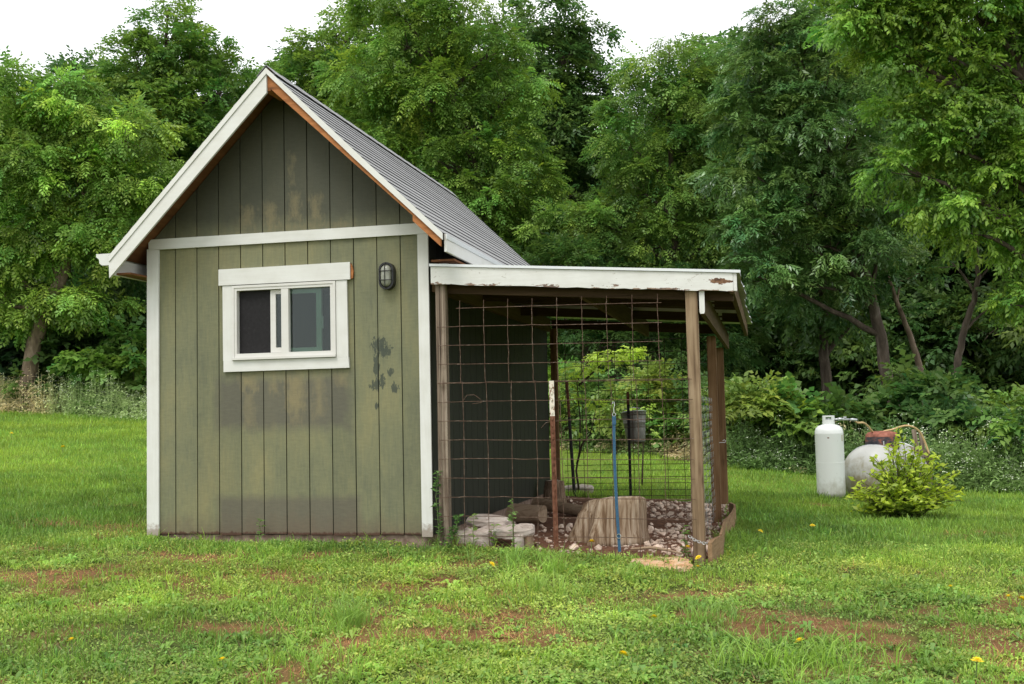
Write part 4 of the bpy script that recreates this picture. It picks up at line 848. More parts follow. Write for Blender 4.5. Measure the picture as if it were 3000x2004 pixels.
# horizontal tank, seen near its end
tcn = at_d(2594, 1386, 15.3)
tank = thing('propane_tank', 'big grey white propane tank with rusty red dome behind the yellow bush', 'gas tank', (tcn[0], tcn[1], g1(tcn[0], tcn[1]))); tz = tcn[2]-g1(tcn[0], tcn[1])
tr = .405; mb = MB(); n = 48; tl = .56
prof = [(-tl-.26, .0)]+[(-tl-.26*math.cos(a), tr*math.sin(a)) for a in np.linspace(.12, math.pi/2, 9)]+[(-tl+.012, tr*1.008), (-tl+.03, tr), (tl-.02, tr)]+[(tl+.26*math.sin(a), tr*math.cos(a)) for a in np.linspace(.05, math.pi/2-.01, 8)]
vv = [(x, r*math.cos(2*math.pi*q/n), r*1.0*math.sin(2*math.pi*q/n)) for x, r in prof for q in range(n)]
mb.add(vv, [(i*n+q, (i+1)*n+q, (i+1)*n+(q+1) % n, i*n+(q+1) % n) for i in range(len(prof)-1) for q in range(n)])
TA = R_(67); tb = mb.build('tank_body', M['tank'], tank, smooth=True); tb.location = (0, 0, tz); tb.rotation_euler = (0, 0, TA)
for sx in (-tl, tl):
    sm = MB().torus((0, 0, 0), tr*1.003, .006, (1, 0, 0), 48, 6).build('head_seam', M['galv'], tank, smooth=True); sm.location = (sx*math.cos(TA), sx*math.sin(TA), tz); sm.rotation_euler = (0, 0, TA)
for sx in (-.4, .4):
    lg = MB().box((-.03, -.22, -tz-.05), (.03, .22, -.3)).build('tank_leg', M['galv'], tank); lg.location = (sx*math.cos(TA), sx*math.sin(TA), tz); lg.rotation_euler = (0, 0, TA)
dm = at_d(2584.5, 1302, 15.2)-np.array(tank.location)
d1 = MB().lathe([(.222, -.06), (.222, .07), (.218, .11)], 36, cap=False).build('dome_band', M['dome_dark'], tank, smooth=True); d1.location = tuple(map(float, dm))
d2 = MB().lathe([(.219, .105), (.212, .135), (.18, .165), (.1, .182), (0, .185)], 36, cap=False).build('dome_lid', M['dome'], tank, smooth=True); d2.location = tuple(map(float, dm))
d3 = MB().box((-.006, -.235, .0), (.006, -.2225, .05)).build('dome_latch', M['chrome'], tank); d3.location = tuple(map(float, dm))
# scrap boards behind the tank
def board_px(a, b, w_, th, nm, lab):
    o0 = at_d(*a); A, B2 = at_d(*a)-o0, at_d(*b)-o0; d = B2-A; d /= np.linalg.norm(d); s = np.cross(d, C_F); s /= np.linalg.norm(s); t = np.cross(d, s); v = []
    for p in (A, B2):
        for q, r in ((-1, -1), (1, -1), (1, 1), (-1, 1)): v.append(p+s*q*w_/2+t*r*th/2)
    MB().add(v, [(3, 2, 1, 0), (4, 5, 6, 7), (0, 1, 5, 4), (1, 2, 6, 5), (2, 3, 7, 6), (3, 0, 4, 7)]).build(nm, M['post_grey']); ob = COL.objects[-1]; ob.location = tuple(map(float, o0)); tag(ob, lab, 'board')
board_px((2708, 1420, 15.7), (2676, 1258, 15.75), .055, .03, 'scrap_board', 'outer grey board propped upright behind the propane tank'); board_px((2722, 1430, 15.72), (2696, 1268, 15.75), .05, .035, 'scrap_board', 'inner grey board with the hose end, behind the propane tank'); board_px((2668, 1318, 15.5), (2715, 1330, 15.6), .1, .12, 'wood_block', 'short grey wooden block lying beside the propane tank top')
board_px((2718, 1440, 15.7), (2722, 1336, 15.66), .1, .05, 'scrap_board', 'short wide board standing under the wooden block')
# ------------------------------------------------------------------ vegetation
def unit(v): return v/(np.linalg.norm(v, axis=-1, keepdims=True)+1e-12)
def leaf_quad(p, d, s, L_, w_, dz=0., fold=.15):
    """one leaf as a kite; p base, d direction in xy plane, s side"""
    p, d, s = map(lambda q: np.array(q, float), (p, d, s)); up = np.cross(d, s)
    return [p, p+d*L_*.45+s*w_/2+up*fold*w_, p+d*L_+up*dz, p+d*L_*.45-s*w_/2+up*fold*w_]
def tmpl_pinnate(n=4, ll=.34, lw=.13, droop=.35):
    T = []
    for i in range(n):
        x = .22+.7*i/(n-.5); z = -droop*x*x
        for sg in (-1, 1):
            a = R_(58-12*i/n); d = (math.cos(a), sg*math.sin(a), -.55); T += leaf_quad((x, 0, z), unit(np.array(d)), unit(np.array((-sg*math.sin(a), math.cos(a)*1., 0)))*1., ll*(1-.15*i/n), lw)
    T += leaf_quad((.9, 0, -droop*.8), unit(np.array((1, 0, -.5))), (0, 1, 0), ll*.9, lw); return np.array(T)
def tmpl_simple(n=6, ll=.42, lw=.2, seed=1, droop=.2):
    rg = np.random.default_rng(seed); T = []
    for i in range(n):
        x = .05+.75*i/(n-1); sg = 1 if i % 2 else -1; a = R_(rg.uniform(25, 70)); d = unit(np.array((math.cos(a), sg*math.sin(a), rg.uniform(-.5, .1))))
        s = unit(np.cross(np.array((rg.uniform(-.3, .3), rg.uniform(-.3, .3), 1.)), d)); T += leaf_quad((x, 0, -droop*x*x), d, s, ll*rg.uniform(.8, 1.15), lw*rg.uniform(.85, 1.15), -.04)
    return np.array(T)
def tmpl_narrow(n=8, seed=2): return tmpl_simple(n, .40, .13, seed, .35)
def tmpl_hang(n=7, seed=3):
    rg = np.random.default_rng(seed); T = []
    for i in range(n):
        x = .08+.8*i/(n-1); sg = 1 if i % 2 else -1; a = R_(rg.uniform(20, 60)); d = unit(np.array((math.cos(a), sg*math.sin(a), rg.uniform(-1.1, -.25)))); s_ = unit(np.cross(np.array((rg.uniform(-.3, .3), rg.uniform(-.3, .3), 1.)), d)); T += leaf_quad((x, 0, -.25*x*x), d, s_, .42*rg.uniform(.8, 1.15), .19*rg.uniform(.85, 1.15), -.03)
    return np.array(T)
TP = {'pinnate': [tmpl_pinnate(4, .31, .125, .5), tmpl_pinnate(4, .29, .13, .7)], 'simple': [tmpl_simple(6, .42, .2, 1), tmpl_simple(6, .4, .22, 5)], 'narrow': [tmpl_narrow(8, 2), tmpl_narrow(8, 7)], 'hang': [tmpl_hang(7, 3), tmpl_hang(7, 9)], 'broad': [tmpl_simple(5, .5, .33, 3, .1), tmpl_simple(5, .46, .36, 8, .15)]}
def stamp(T, pos, d, up, sc, col, jit, rg):
    """place copies of a leaf template; returns verts, colours per quad"""
    d = unit(d); s = unit(np.cross(up, d)); u = np.cross(d, s)
    V = pos[:, None]+sc[:, None, None]*(T[None, :, 0:1]*d[:, None]+T[None, :, 1:2]*s[:, None]+T[None, :, 2:3]*u[:, None])
    nq = len(T)//4; C = np.repeat(col[:, None], nq, 1)*(1+rg.normal(0, jit, (len(pos), nq, 1))); return V.reshape(-1, 3), np.clip(C.reshape(-1, 3), .004, 1)
class Leaves:
    def __init__(s): s.V = []; s.C = []
    def add(s, V, C): s.V.append(V); s.C.append(C)
    def mesh(s, name):
        V = np.concatenate(s.V); C = np.concatenate(s.C); return np_mesh(name, V, np.arange(len(V)).reshape(-1, 4), C)
def crown_leaves(rg, lobes, kind, spray, clump_r, per_m2, K, tint, droop=.25, low=.55, var=.16, core=(.25, 1.)):
    """lobes: (centre, radii) in metres. returns Leaves and clump centres"""
    LV = Leaves(); cents = []
    for c, r in lobes:
        c = np.array(c); r = np.array(r); area = 4*math.pi*((r[0]*r[1])**1.6/3+(r[0]*r[2])**1.6/3+(r[1]*r[2])**1.6/3)**(1/1.6); n = max(4, int(area*per_m2))
        d = unit(rg.normal(size=(n, 3))); keep = (d[:, 2] > -.25) | (rg.random(n) < low); d = d[keep]; n = len(d)
        rad = 1-.62*rg.random(n)**1.8; rad *= 1+rg.normal(0, .07, n); cc = c+d*rad[:, None]*r
        out = unit(d/r); cents.append(np.concatenate([cc, np.repeat(c[None], n, 0)], 1))
        k = K; cl = unit(rg.normal(size=(n, k, 3))+(out*.75+np.array([0, 0, .75]))[:, None]); cs = (clump_r*rg.uniform(.55, 1.35, n))[:, None, None]
        pos = cc[:, None]+cl*cs*rg.uniform(core[0], core[1], (n, k, 1))*np.array([1, 1, .62])
        dr = cl*np.array([1, 1, .45])+out[:, None]*.35+rg.normal(0, .28, (n, k, 3))-np.array([0, 0, droop]); up = rg.normal(0, .38, (n, k, 3))+np.array([0, 0, 1.])
        cv = np.exp(rg.normal(0, var, (n, 1, 1)))*np.exp(rg.normal(0, var*.6, (n, k, 1))); hue = rg.normal(0, .07, (n, 1, 1))+rg.normal(0, .05, (n, k, 1))
        col = np.array(tint)*cv*np.concatenate([1+hue*1.6, 1+hue*.3, 1-hue*.8], 2)
        pos = pos.reshape(-1, 3); dr = dr.reshape(-1, 3); up = up.reshape(-1, 3); col = col.reshape(-1, 3); sc = spray*rg.uniform(.65, 1.25, len(pos))
        half = rg.random(len(pos)) < .5
        for T, m_ in zip(TP[kind], (half, ~half)):
            if m_.any(): LV.add(*stamp(T, pos[m_], dr[m_], up[m_], sc[m_], col[m_], .10, rg))
    return LV, np.concatenate(cents)
def limb(mb, a, b, r0, r1, rg, n=7, wob=.06, sides=6, sag=0.):
    a = np.array(a); b = np.array(b); t = np.linspace(0, 1, n)[:, None]; P = a+(b-a)*t; ln = np.linalg.norm(b-a); w = np.cumsum(rg.normal(0, wob*ln/n, (n, 3)), 0); w -= w[-1]*t; w[0] = 0
    P = P+w*np.sin(np.pi*t)**.5+np.array([0, 0, 1.])*sag*ln*np.sin(np.pi*t); mb.tube(P, np.linspace(r0, r1, n), sides); return P
def tree(name, label, base, trunk_pts, r0, lobes, kind, spray, clump_r, per_m2, K, tint, seed, bark='bark', group=None, droop=.25, low=.55, mat='leaf', var=.16, twigs=.35, cat='tree', core=(.25, 1.)):
    rg = np.random.default_rng(seed); base = np.array(base, float); t = thing(name, label, cat, base, group)
    mb = MB(); tp_ = np.array(trunk_pts, float)-base; n = len(tp_)
    tt = np.linspace(0, n-1, n*4); P = np.stack([np.interp(tt, range(n), tp_[:, q]) for q in range(3)], 1)
    for _ in range(2): P[1:-1] = (P[:-2]+2*P[1:-1]+P[2:])/4
    P[1:-1] += rg.normal(0, r0*.12, P[1:-1].shape); rad = r0*np.linspace(1, .42, len(P)); rad[0] *= 1.35; rad[1] *= 1.12; P[0][2] -= .25
    mb.tube(P, rad, 9)
    lb = [(np.array(c)-base, r) for c, r in lobes]; LV, cents = crown_leaves(rg, lb, kind, spray, clump_r, per_m2, K, tint, droop, low, var, core)
    for c, r in lb:                                     # limbs to each lobe, from below it on the trunk
        z = c[2]-.55*np.linalg.norm(c[:2]-P[-1][:2])-.3; j = int(np.argmin(abs(P[:, 2]-z)+.15*np.linalg.norm(P[:, :2]-c[:2], axis=1))); j = max(j, len(P)//3)
        Q = limb(mb, P[j], c, rad[j]*(.62 if c[2] > .4*P[-1][2] else .28), rad[-1]*(.35 if c[2] > .4*P[-1][2] else .12), rg, 9, .10, 6, .05)
        own = cents[np.all(abs(cents[:, 3:]-c) < 1e-6, axis=1)][:, :3]
        for q in own[rg.random(len(own)) < twigs]:
            i = int(np.argmin(np.linalg.norm(Q-q, axis=1)+np.arange(9)[::-1]*.02)); i = min(max(i-1, 2), 8); limb(mb, Q[i], q, max(.012, rad[-1]*.22), .006, rg, 5, .1, 4, -.03)
    mb.build('trunk', M[bark], t, smooth=True); lm = LV.mesh('crown'); link('crown', lm, M[mat], t); return t
def lobe_px(d, lst, dep=.8):
    out = []
    for q in lst:
        x, y, rx, ry = q[:4]; dd = d+(q[4] if len(q) > 4 else 0); k = dd/FPX; out.append((at_d(x, y, dd), (rx*k, rx*k*dep, ry*k)))
    return out
def ground_under(px, d):
    p = at_d(px, 1250, d); p[2] = g1(p[0], p[1]); return p
def tpath(d, pts): return [at_d(x, y, d+(e[0] if e else 0)) for x, y, *e in pts]
LIGHT = (.135, .215, .040); MID = (.090, .158, .030); DARK = (.056, .106, .026); COOL = (.092, .162, .044); BRIGHT = (.112, .195, .030)
def mk(name, label, d, basepx, path, r0, lobes, kind, spray, cr, pm, K, tint, seed, **kw):
    b = ground_under(basepx, d); tr_ = [b]+tpath(d, path); return tree(name, label, b, tr_, r0, lobe_px(d, lobes), kind, spray, cr, pm, K, tint, seed, **kw)
mk('walnut_tree', 'pale green feathery leaved tree with leaning trunk behind the tall weeds', 29.5, 75, [(95, 1010), (150, 880), (205, 740), (262, 640), (300, 560)], .22,
   [(40, 330, 150, 110), (190, 330, 150, 110), (330, 420, 140, 110), (60, 530, 170, 130), (240, 560, 160, 120), (400, 560, 110, 110), (-60, 720, 150, 120), (130, 700, 150, 90), (330, 720, 130, 80), (-150, 430, 160, 150), (30, 900, 120, 60), (240, 880, 120, 50)], 'pinnate', .44, .52, 2.9, 33, LIGHT, 1, bark='bark_pale', droop=.5, low=.45, twigs=.2, core=(.05, .75), var=.26)
mk('ash_tree', 'tall mid green tree rising above the feathery tree left of the gable', 34, 470, [(475, 1000), (470, 800), (480, 560), (490, 380), (490, 250)], .24,
   [(490, 110, 80, 85), (400, 210, 110, 80), (560, 200, 110, 90), (650, 270, 80, 80), (330, 300, 100, 70), (480, 330, 160, 110), (620, 400, 110, 100), (480, 500, 190, 110), (640, 560, 120, 110), (440, 680, 190, 110), (600, 760, 150, 110), (490, 30, 25, 30), (300, 560, 110, 90)], 'simple', .34, .55, 2.4, 33, MID, 2, low=.6)
mk('ash_tree', 'slender tree peeping over the roof ridge beside the gable peak', 36, 900, [(905, 1000), (900, 700), (905, 400), (910, 250)], .2,
   [(920, 150, 70, 60), (860, 250, 90, 80), (980, 230, 90, 90), (900, 370, 130, 100), (1000, 420, 110, 110), (800, 340, 70, 60), (760, 470, 100, 100), (900, 540, 150, 110), (1010, 80, 55, 60), (1090, 60, 60, 50)], 'simple', .34, .52, 2.4, 32, MID, 3)
mk('walnut_tree', 'broad spreading tree with visible dark limbs above the shed roof', 27, 1400, [(1405, 1000), (1398, 700), (1390, 490), (1360, 370), (1290, 200)], .2,
   [(1180, 130, 150, 110), (1330, 60, 120, 70), (1430, 160, 120, 100), (1080, 250, 120, 100), (1240, 290, 150, 110), (1400, 320, 130, 100), (1500, 270, 90, 100), (1130, 420, 140, 100), (1310, 470, 150, 90), (1470, 460, 110, 100), (1230, 600, 170, 90), (1420, 620, 150, 90), (1560, 560, 90, 80), (1350, 740, 170, 80), (1520, 720, 120, 90), (1150, 30, 90, 60)], 'pinnate', .37, .48, 2.8, 36, (.102, .172, .030), 4, droop=.42, low=.5, twigs=.25, core=(.1, .85), var=.2)
mk('elm_tree', 'dark open crowned tree with bare limbs showing sky behind the spreading tree', 33, 1600, [(1600, 1000), (1590, 700), (1610, 500), (1640, 330), (1650, 200)], .18,
   [(1610, 60, 80, 60), (1690, 130, 90, 60), (1640, 200, 100, 70), (1720, 260, 80, 60), (1590, 300, 90, 60), (1680, 370, 110, 50), (1600, 430, 110, 50), (1710, 460, 90, 40), (1560, 520, 120, 60), (1690, 570, 110, 60), (1660, 10, 40, 30)], 'simple', .36, .52, 2.8, 34, DARK, 5, low=.6)
mk('locust_tree', 'rounded lighter green tree right of centre with forked trunk over the lean-to roof', 26, 1985, [(1990, 1100), (1990, 850), (1978, 720), (1968, 560), (1960, 380)], .13,
   [(1930, 190, 100, 70), (2040, 170, 90, 70), (1960, 140, 50, 30), (1880, 310, 100, 80), (2000, 310, 120, 80), (2090, 290, 70, 80), (1840, 430, 90, 80), (1960, 440, 120, 90), (2080, 430, 90, 100), (1880, 560, 120, 80), (2020, 580, 120, 90), (1800, 660, 120, 80), (1930, 720, 120, 60), (1670, 700, 130, 80), (2090, 700, 90, 90)], 'pinnate', .34, .47, 2.9, 37, (.094, .160, .032), 6, droop=.4, low=.5, core=(.1, .9), var=.2)
mk('willow_tree', 'large dark green narrow leaved tree with leaning brown trunk behind the tanks', 22.5, 2630, [(2620, 1215), (2600, 1120), (2585, 1000), (2560, 890), (2530, 780), (2480, 640), (2450, 520)], .155,
   [(2330, 130, 120, 80), (2290, 90, 70, 50), (2390, 70, 90, 60), (2190, 200, 60, 50), (2240, 230, 110, 90), (2400, 260, 140, 100), (2200, 370, 110, 90), (2330, 400, 140, 100), (2480, 430, 130, 110), (2220, 520, 130, 90), (2380, 560, 150, 90), (2540, 590, 120, 100), (2250, 680, 140, 80), (2420, 720, 150, 80), (2580, 740, 110, 80), (2220, 810, 130, 60), (2390, 840, 130, 50)], 'narrow', .28, .46, 2.9, 44, COOL, 7, droop=.5, mat='leaf_shiny', low=.55)
mk('maple_tree', 'bright green leafy tree overhanging the tanks from the right', 19, 3130, [(3125, 1100), (3110, 800), (3075, 520), (3030, 330), (2990, 180)], .17,
   [(2560, 60, 120, 80), (2700, 60, 130, 80), (2860, 60, 130, 90), (2980, 140, 110, 100), (2640, 200, 120, 80), (2790, 230, 130, 80), (2900, 320, 120, 80), (2700, 350, 110, 70), (2990, 380, 90, 100), (2800, 440, 120, 70), (2660, 500, 90, 50), (2930, 520, 110, 80), (2780, 600, 110, 50), (3010, 680, 90, 100), (2880, 690, 80, 40), (2500, -60, 130, 80), (2700, -90, 160, 90), (2920, -100, 160, 90), (3110, 0, 120, 140), (2990, 900, 70, 90), (3080, 520, 110, 130), (2470, 90, 80, 60)], 'hang', .225, .38, 4.6, 42, BRIGHT, 8, droop=.45, low=.65, var=.2)
mk('young_tree', 'thin forked young tree with sparse leaves right of the tanks', 20.5, 2795, [(2795, 1160), (2805, 1060), (2825, 960), (2855, 880), (2865, 800), (2860, 700)], .085,
   [(2850, 640, 80, 60), (2920, 760, 80, 50), (2790, 770, 70, 45), (2900, 900, 70, 40)], 'simple', .34, .45, 1.1, 15, DARK, 9, low=.3)
mk('young_tree', 'slanting pale trunked young tree behind the willowy one', 24, 2720, [(2700, 1080), (2668, 990), (2625, 880), (2590, 780)], .085,
   [(2560, 660, 120, 80), (2660, 640, 100, 80), (2640, 820, 90, 50), (2700, 560, 100, 70)], 'simple', .36, .5, 1.3, 18, DARK, 10, bark='bark_pale', low=.3)
mk('oak_tree', 'dark trunked tree deep in shade behind the white cylinder', 25, 2425, [(2422, 1150), (2415, 1000), (2412, 850), (2405, 700)], .15,
   [(2400, 640, 150, 100), (2300, 760, 130, 80), (2480, 800, 120, 70), (2380, 930, 140, 50), (2500, 950, 120, 45)], 'hang', .38, .5, 1.8, 20, DARK, 11, low=.6)
mk('oak_tree', 'dark tree behind the weeds between the feathery tree and the shed', 32, 330, [(335, 1050), (340, 900), (345, 780)], .14,
   [(340, 820, 150, 80), (430, 900, 120, 80), (260, 980, 130, 70), (400, 1030, 110, 60), (120, 1020, 150, 70), (10, 1010, 120, 90), (-120, 980, 130, 120)], 'hang', .40, .52, 1.9, 20, DARK, 12, low=.7)
mk('oak_tree', 'shady tree whose low boughs show through the open run', 25.5, 1720, [(1720, 1150), (1715, 1000), (1700, 850)], .14,
   [(1680, 800, 170, 80), (1850, 850, 150, 80), (2000, 880, 150, 80), (1650, 930, 110, 80), (1760, 1010, 130, 70), (1950, 1030, 140, 70), (2090, 1000, 110, 90), (1600, 1060, 100, 70)], 'narrow', .34, .46, 3., 24, DARK, 13, low=.8)

# a further row, deeper in the wood: two crowns shared by copies
def far_tree(seed, tint, kind):
    b = np.array([0., 0, 0]); lob = []; rg = np.random.default_rng(seed)
    for k in range(14):
        z = 1.0+8.4*(k/13); r = 2.9*(1-.55*(k/13)); a = rg.uniform(0, 6.3); q = rg.uniform(.2, .9)*r; lob.append((np.array([q*math.cos(a), q*math.sin(a), z]), (rg.uniform(1.3, 1.9), rg.uniform(1.3, 1.9), rg.uniform(.8, 1.1))))
    return tree('wood_tree', 'leafy tree standing deeper in the wood behind the front trees', b, [b, (0.1, 0, 3), (0, .1, 6), (.1, 0, 9)], .2, lob, kind, .44, .7, 1.5, 19, tint, seed, group='trees in the back row of the wood', low=.7, twigs=.15)
ft = [far_tree(31, (.044, .085, .021), 'simple'), far_tree(32, (.056, .104, .024), 'hang'), far_tree(33, (.052, .098, .024), 'simple')]  # leaf tints darkened to stand in for shade under the canopy
spots = [(-330, 41, 1.2), (-60, 43, 1.2), (180, 44, 1.22), (430, 42, 1.2), (700, 45, 1.25), (960, 42, 1.2), (1180, 40, 1.4), (1420, 42, 1.4), (1650, 39, 1.1), (1850, 41, 1.05), (2030, 38, 1.05), (2250, 36, 1.2), (2450, 37, 1.3), (2640, 34, 1.2), (2830, 33, .9), (3020, 32, 1.1), (3240, 30, 1.1), (60, 38, 1.0), (320, 37, 1.0), (1300, 36, 1.1), (1060, 37, 1.0), (1540, 37, .95), (1760, 35, .8), (1940, 33, .8), (2140, 33, .72), (1560, 33, .6), (60, 36, .6), (2930, 36, .7), (2730, 37, .75), (2350, 38, .75), (2560, 36, .7), (2190, 37, .7), (2480, 42, .9), (3120, 32, .65), (2850, 41, .9), (2660, 44, .95), (2950, 43, .95), (2090, 42, .8), (2400, 46, 1.), (2780, 47, 1.)]
def copy_tree(o, parent=None):
    c = o.copy(); COL.objects.link(c); c.parent = parent
    for chd in o.children: copy_tree(chd, c)
    return c
for i, (px, d, s) in enumerate(spots):
    o = ft[i] if i < 3 else copy_tree(ft[i % 3]); p = ground_under(px, d); o.location = tuple(map(float, p)); o.rotation_euler = (0, 0, i*1.7); o.scale = (s, s, s)

# ---- bushes along the wood edge
def bush(name, label, p, w_, h_, kind, spray, tint, seed, K=20, pm=3.2, group=None, mat='leaf', low=.8, cr=.28):
    rg = np.random.default_rng(seed); p = np.array(p, float); t = thing(name, label, 'bush', p, group); lob = []
    for k in range(7):
        a = rg.uniform(0, 6.3); q = rg.uniform(.1, .55)*w_/2; z = rg.uniform(.3, .72)*h_; r = w_*rg.uniform(.22, .34); lob.append((np.array([q*math.cos(a), q*math.sin(a), z]), (r, r, min(r*.9, h_*.34))))
    LV, cents = crown_leaves(rg, lob, kind, spray, cr, pm, K, tint, .15, low, .2); mb = MB()
    for c in cents[rg.random(len(cents)) < .25]: limb(mb, (rg.normal(0, .08), rg.normal(0, .08), -.1), c[:3], .014, .005, rg, 6, .08, 4, .05)
    if not mb.v: limb(mb, (0, 0, -.1), (0, 0, h_*.6), .014, .006, rg)
    mb.build('stems', M['stem'], t, smooth=True); link('foliage', LV.mesh('foliage'), M[mat], t); return t
YEL = (.13, .18, .036)
BL = [(2170, 18.9, 1.3, 1.35, 'simple', YEL, 'yellowish green bush at the wood edge beside the run'), (2235, 18.9, 1.5, 1.2, 'simple', YEL, 'second yellowish bush at the wood edge, in front of the darker ones'),
      (2330, 18.6, 1.3, 1.2, 'broad', MID, 'mid green bush just behind the white cylinder'), (2470, 18.2, 1.2, 1.1, 'broad', DARK, 'dark bush between cylinder and tank'),
      (2790, 17.8, 1.6, 1.3, 'broad', (.058, .115, .034), 'broad leaved dark bush behind the scrap boards'), (2910, 17.2, 1.5, 1.25, 'broad', (.062, .118, .032), 'broad leaved bush behind the right hand weeds'),
      (3040, 16.8, 1.6, 1.5, 'simple', MID, 'mid green bush at the far right wood edge'), (1640, 23.2, 2.0, 1.6, 'simple', MID, 'leafy bush at the wood edge seen past the shed corner'),
      (1780, 22, 1.9, 1.7, 'simple', (.085, .145, .034), 'tangled bush at the wood edge behind the bucket'), (1890, 20.8, 1.7, 1.6, 'simple', YEL, 'pale green bush behind the bucket post'),
      (2000, 20.4, 1.7, 1.4, 'broad', MID, 'bush at the wood edge behind the corner post'), (2090, 19.8, 1.5, 1.5, 'simple', DARK, 'dark bush at the wood edge right of the corner post'),
      (60, 31.2, 3.0, 2.4, 'broad', (.045, .09, .036), 'bluish dark bush behind the left weeds'), (220, 30.4, 2.6, 2.2, 'broad', DARK, 'dark rounded bush behind the left weeds'), (380, 29.6, 2.6, 2.3, 'broad', MID, 'broad leaved bush close to the shed behind the weeds'),
      (2660, 19.5, 1.8, 1.5, 'broad', DARK, 'shaded bush behind the tank dome'), (-120, 31, 3., 2.4, 'broad', DARK, 'shaded bush beyond the dry grass')]
for i, (px, d, w_, h_, kind, tint, lab) in enumerate(BL): bush('bush', lab, ground_under(px, d), w_, h_, kind, .3 if d < 24 else .42, tint, 60+i, K=16, pm=2.6 if d < 24 else 1.6, cr=.26 if d < 24 else .42)
# yellow green shrub in front of the tank
def shrub(label, p, w_, h_, seed):
    rg = np.random.default_rng(seed); t = thing('shrub', label, 'shrub', p); mb = MB(); LV = Leaves(); PS, DS, US, SC, CC = [], [], [], [], []
    for k in range(185):
        a = rg.uniform(0, 6.3); sp = rg.random()**.5; ln = h_*math.sqrt(max(0., 1-.8*sp*sp))*(rg.uniform(.3, .92) if rg.random() < .85 else rg.uniform(.9, 1.08)) if rg.random() < .72 else h_*rg.uniform(.08, .35); e = np.array([math.cos(a)*w_/2*sp, math.sin(a)*w_/2*sp, max(.08, ln)])
        if e[0] < -.2: e[2] *= .8
        Q = limb(mb, rg.normal(0, .05, 3)*np.array([1, 1, 0])-np.array([0, 0, .05]), e, .007, .002, rg, 8, .12, 4, .10)
        m_ = 20
        for q in range(m_):
            u_ = .16+.84*(q+rg.random())/m_; x = u_*7; i0 = min(int(x), 6); pp = Q[i0]+(Q[i0+1]-Q[i0])*(x-i0); dd = Q[i0+1]-Q[i0]
            an = rg.uniform(0, 6.3); rd = np.array([math.cos(an), math.sin(an), rg.uniform(-.3, 1.)]); PS.append(pp+rg.normal(0, .012, 3)); DS.append(rd+unit(dd)*.25); US.append(np.array([0, 0, 1.])+rg.normal(0, .55, 3)); SC.append(rg.uniform(.055, .12)*(1.15-.3*u_)); y = np.clip(u_**2.2+rg.normal(0, .15), 0, 1); CC.append(np.array([.105, .17, .022])*(1-y)+np.array([.27, .33, .033])*y)
    T = np.array(leaf_quad((0, 0, 0), (1, 0, 0), (0, 1, 0), 1., .5, -.12, .1)); LV.add(*stamp(T, np.array(PS), np.array(DS), np.array(US), np.array(SC), np.array(CC), .12, rg))
    mb.build('stems', M['stem'], t, smooth=True); link('foliage', LV.mesh('foliage'), M['leaf'], t)
shrub('yellow green leafy shrub growing in front of the propane tank', hit(2655, 1518), 1.30, .98, 5)
# sapling behind the run
def sapling(label, p, stems, leaves, tint, seed, spray=.17):
    rg = np.random.default_rng(seed); p = np.array(p); t = thing('sapling', label, 'sapling', p); mb = MB()
    for s in stems: mb.tube(np.array(s), np.linspace(.016, .006, len(s)), 6)
    LV = Leaves()
    for c, r, n in leaves:
        d = unit(rg.normal(size=(n, 3))); pos = np.array(c)+d*rg.random((n, 1))**.5*np.array(r); dr = d*np.array([1, 1, .3])-np.array([0, 0, .2]); up = rg.normal(0, .3, (n, 3))+np.array([0, 0, 1.]); col = np.array(tint)*np.exp(rg.normal(0, .2, (n, 1)))
        LV.add(*stamp(TP['broad'][0], pos, dr, up, spray*rg.uniform(.7, 1.3, n), col, .12, rg))
    mb.build('stem', M['stem'], t, smooth=True); link('foliage', LV.mesh('foliage'), M['leaf'], t)
sp0 = np.array([2.78, 5.5, g1(2.78, 5.5)]); loc = lambda x, y, Y: at_y(x, y, Y)-sp0
sapling('young sapling with bright yellow green leaves behind the run', sp0, [[(0, 0, -.1), loc(1688, 1380, 5.5), loc(1698, 1320, 5.5), loc(1700, 1230, 5.5), loc(1690, 1120, 5.5), loc(1720, 1060, 5.6)], [loc(1690, 1360, 5.5), loc(1706, 1300, 5.5), loc(1730, 1270, 5.5), loc(1745, 1200, 5.5)], [loc(1695, 1130, 5.5), loc(1760, 1070, 5.6), loc(1840, 1030, 5.7)]],
        [(loc(1790, 1045, 5.65), (.30, .22, .085), 75), (loc(1850, 1030, 5.7), (.15, .15, .08), 36), (loc(1715, 1075, 5.6), (.2, .18, .07), 40), (loc(1655, 1110, 5.5), (.15, .15, .08), 22), (loc(1670, 1150, 5.5), (.14, .15, .1), 16), (loc(1740, 1170, 5.6), (.25, .15, .07), 14), (loc(1690, 1240, 5.5), (.2, .15, .15), 9)], (.26, .34, .055), 3, .125)
sp1 = hit(1880, 1425); loc = lambda x, y, Y: at_y(x, y, Y)-sp1
sapling('thin sapling leaning behind the bucket', sp1, [[(0, 0, -.1), loc(1882, 1380, sp1[1]), loc(1886, 1280, sp1[1]), loc(1880, 1190, sp1[1])]], [(loc(1880, 1200, sp1[1]), (.22, .15, .06), 16), (loc(1900, 1260, sp1[1]), (.15, .12, .08), 6)], (.2, .28, .055), 8, .12)
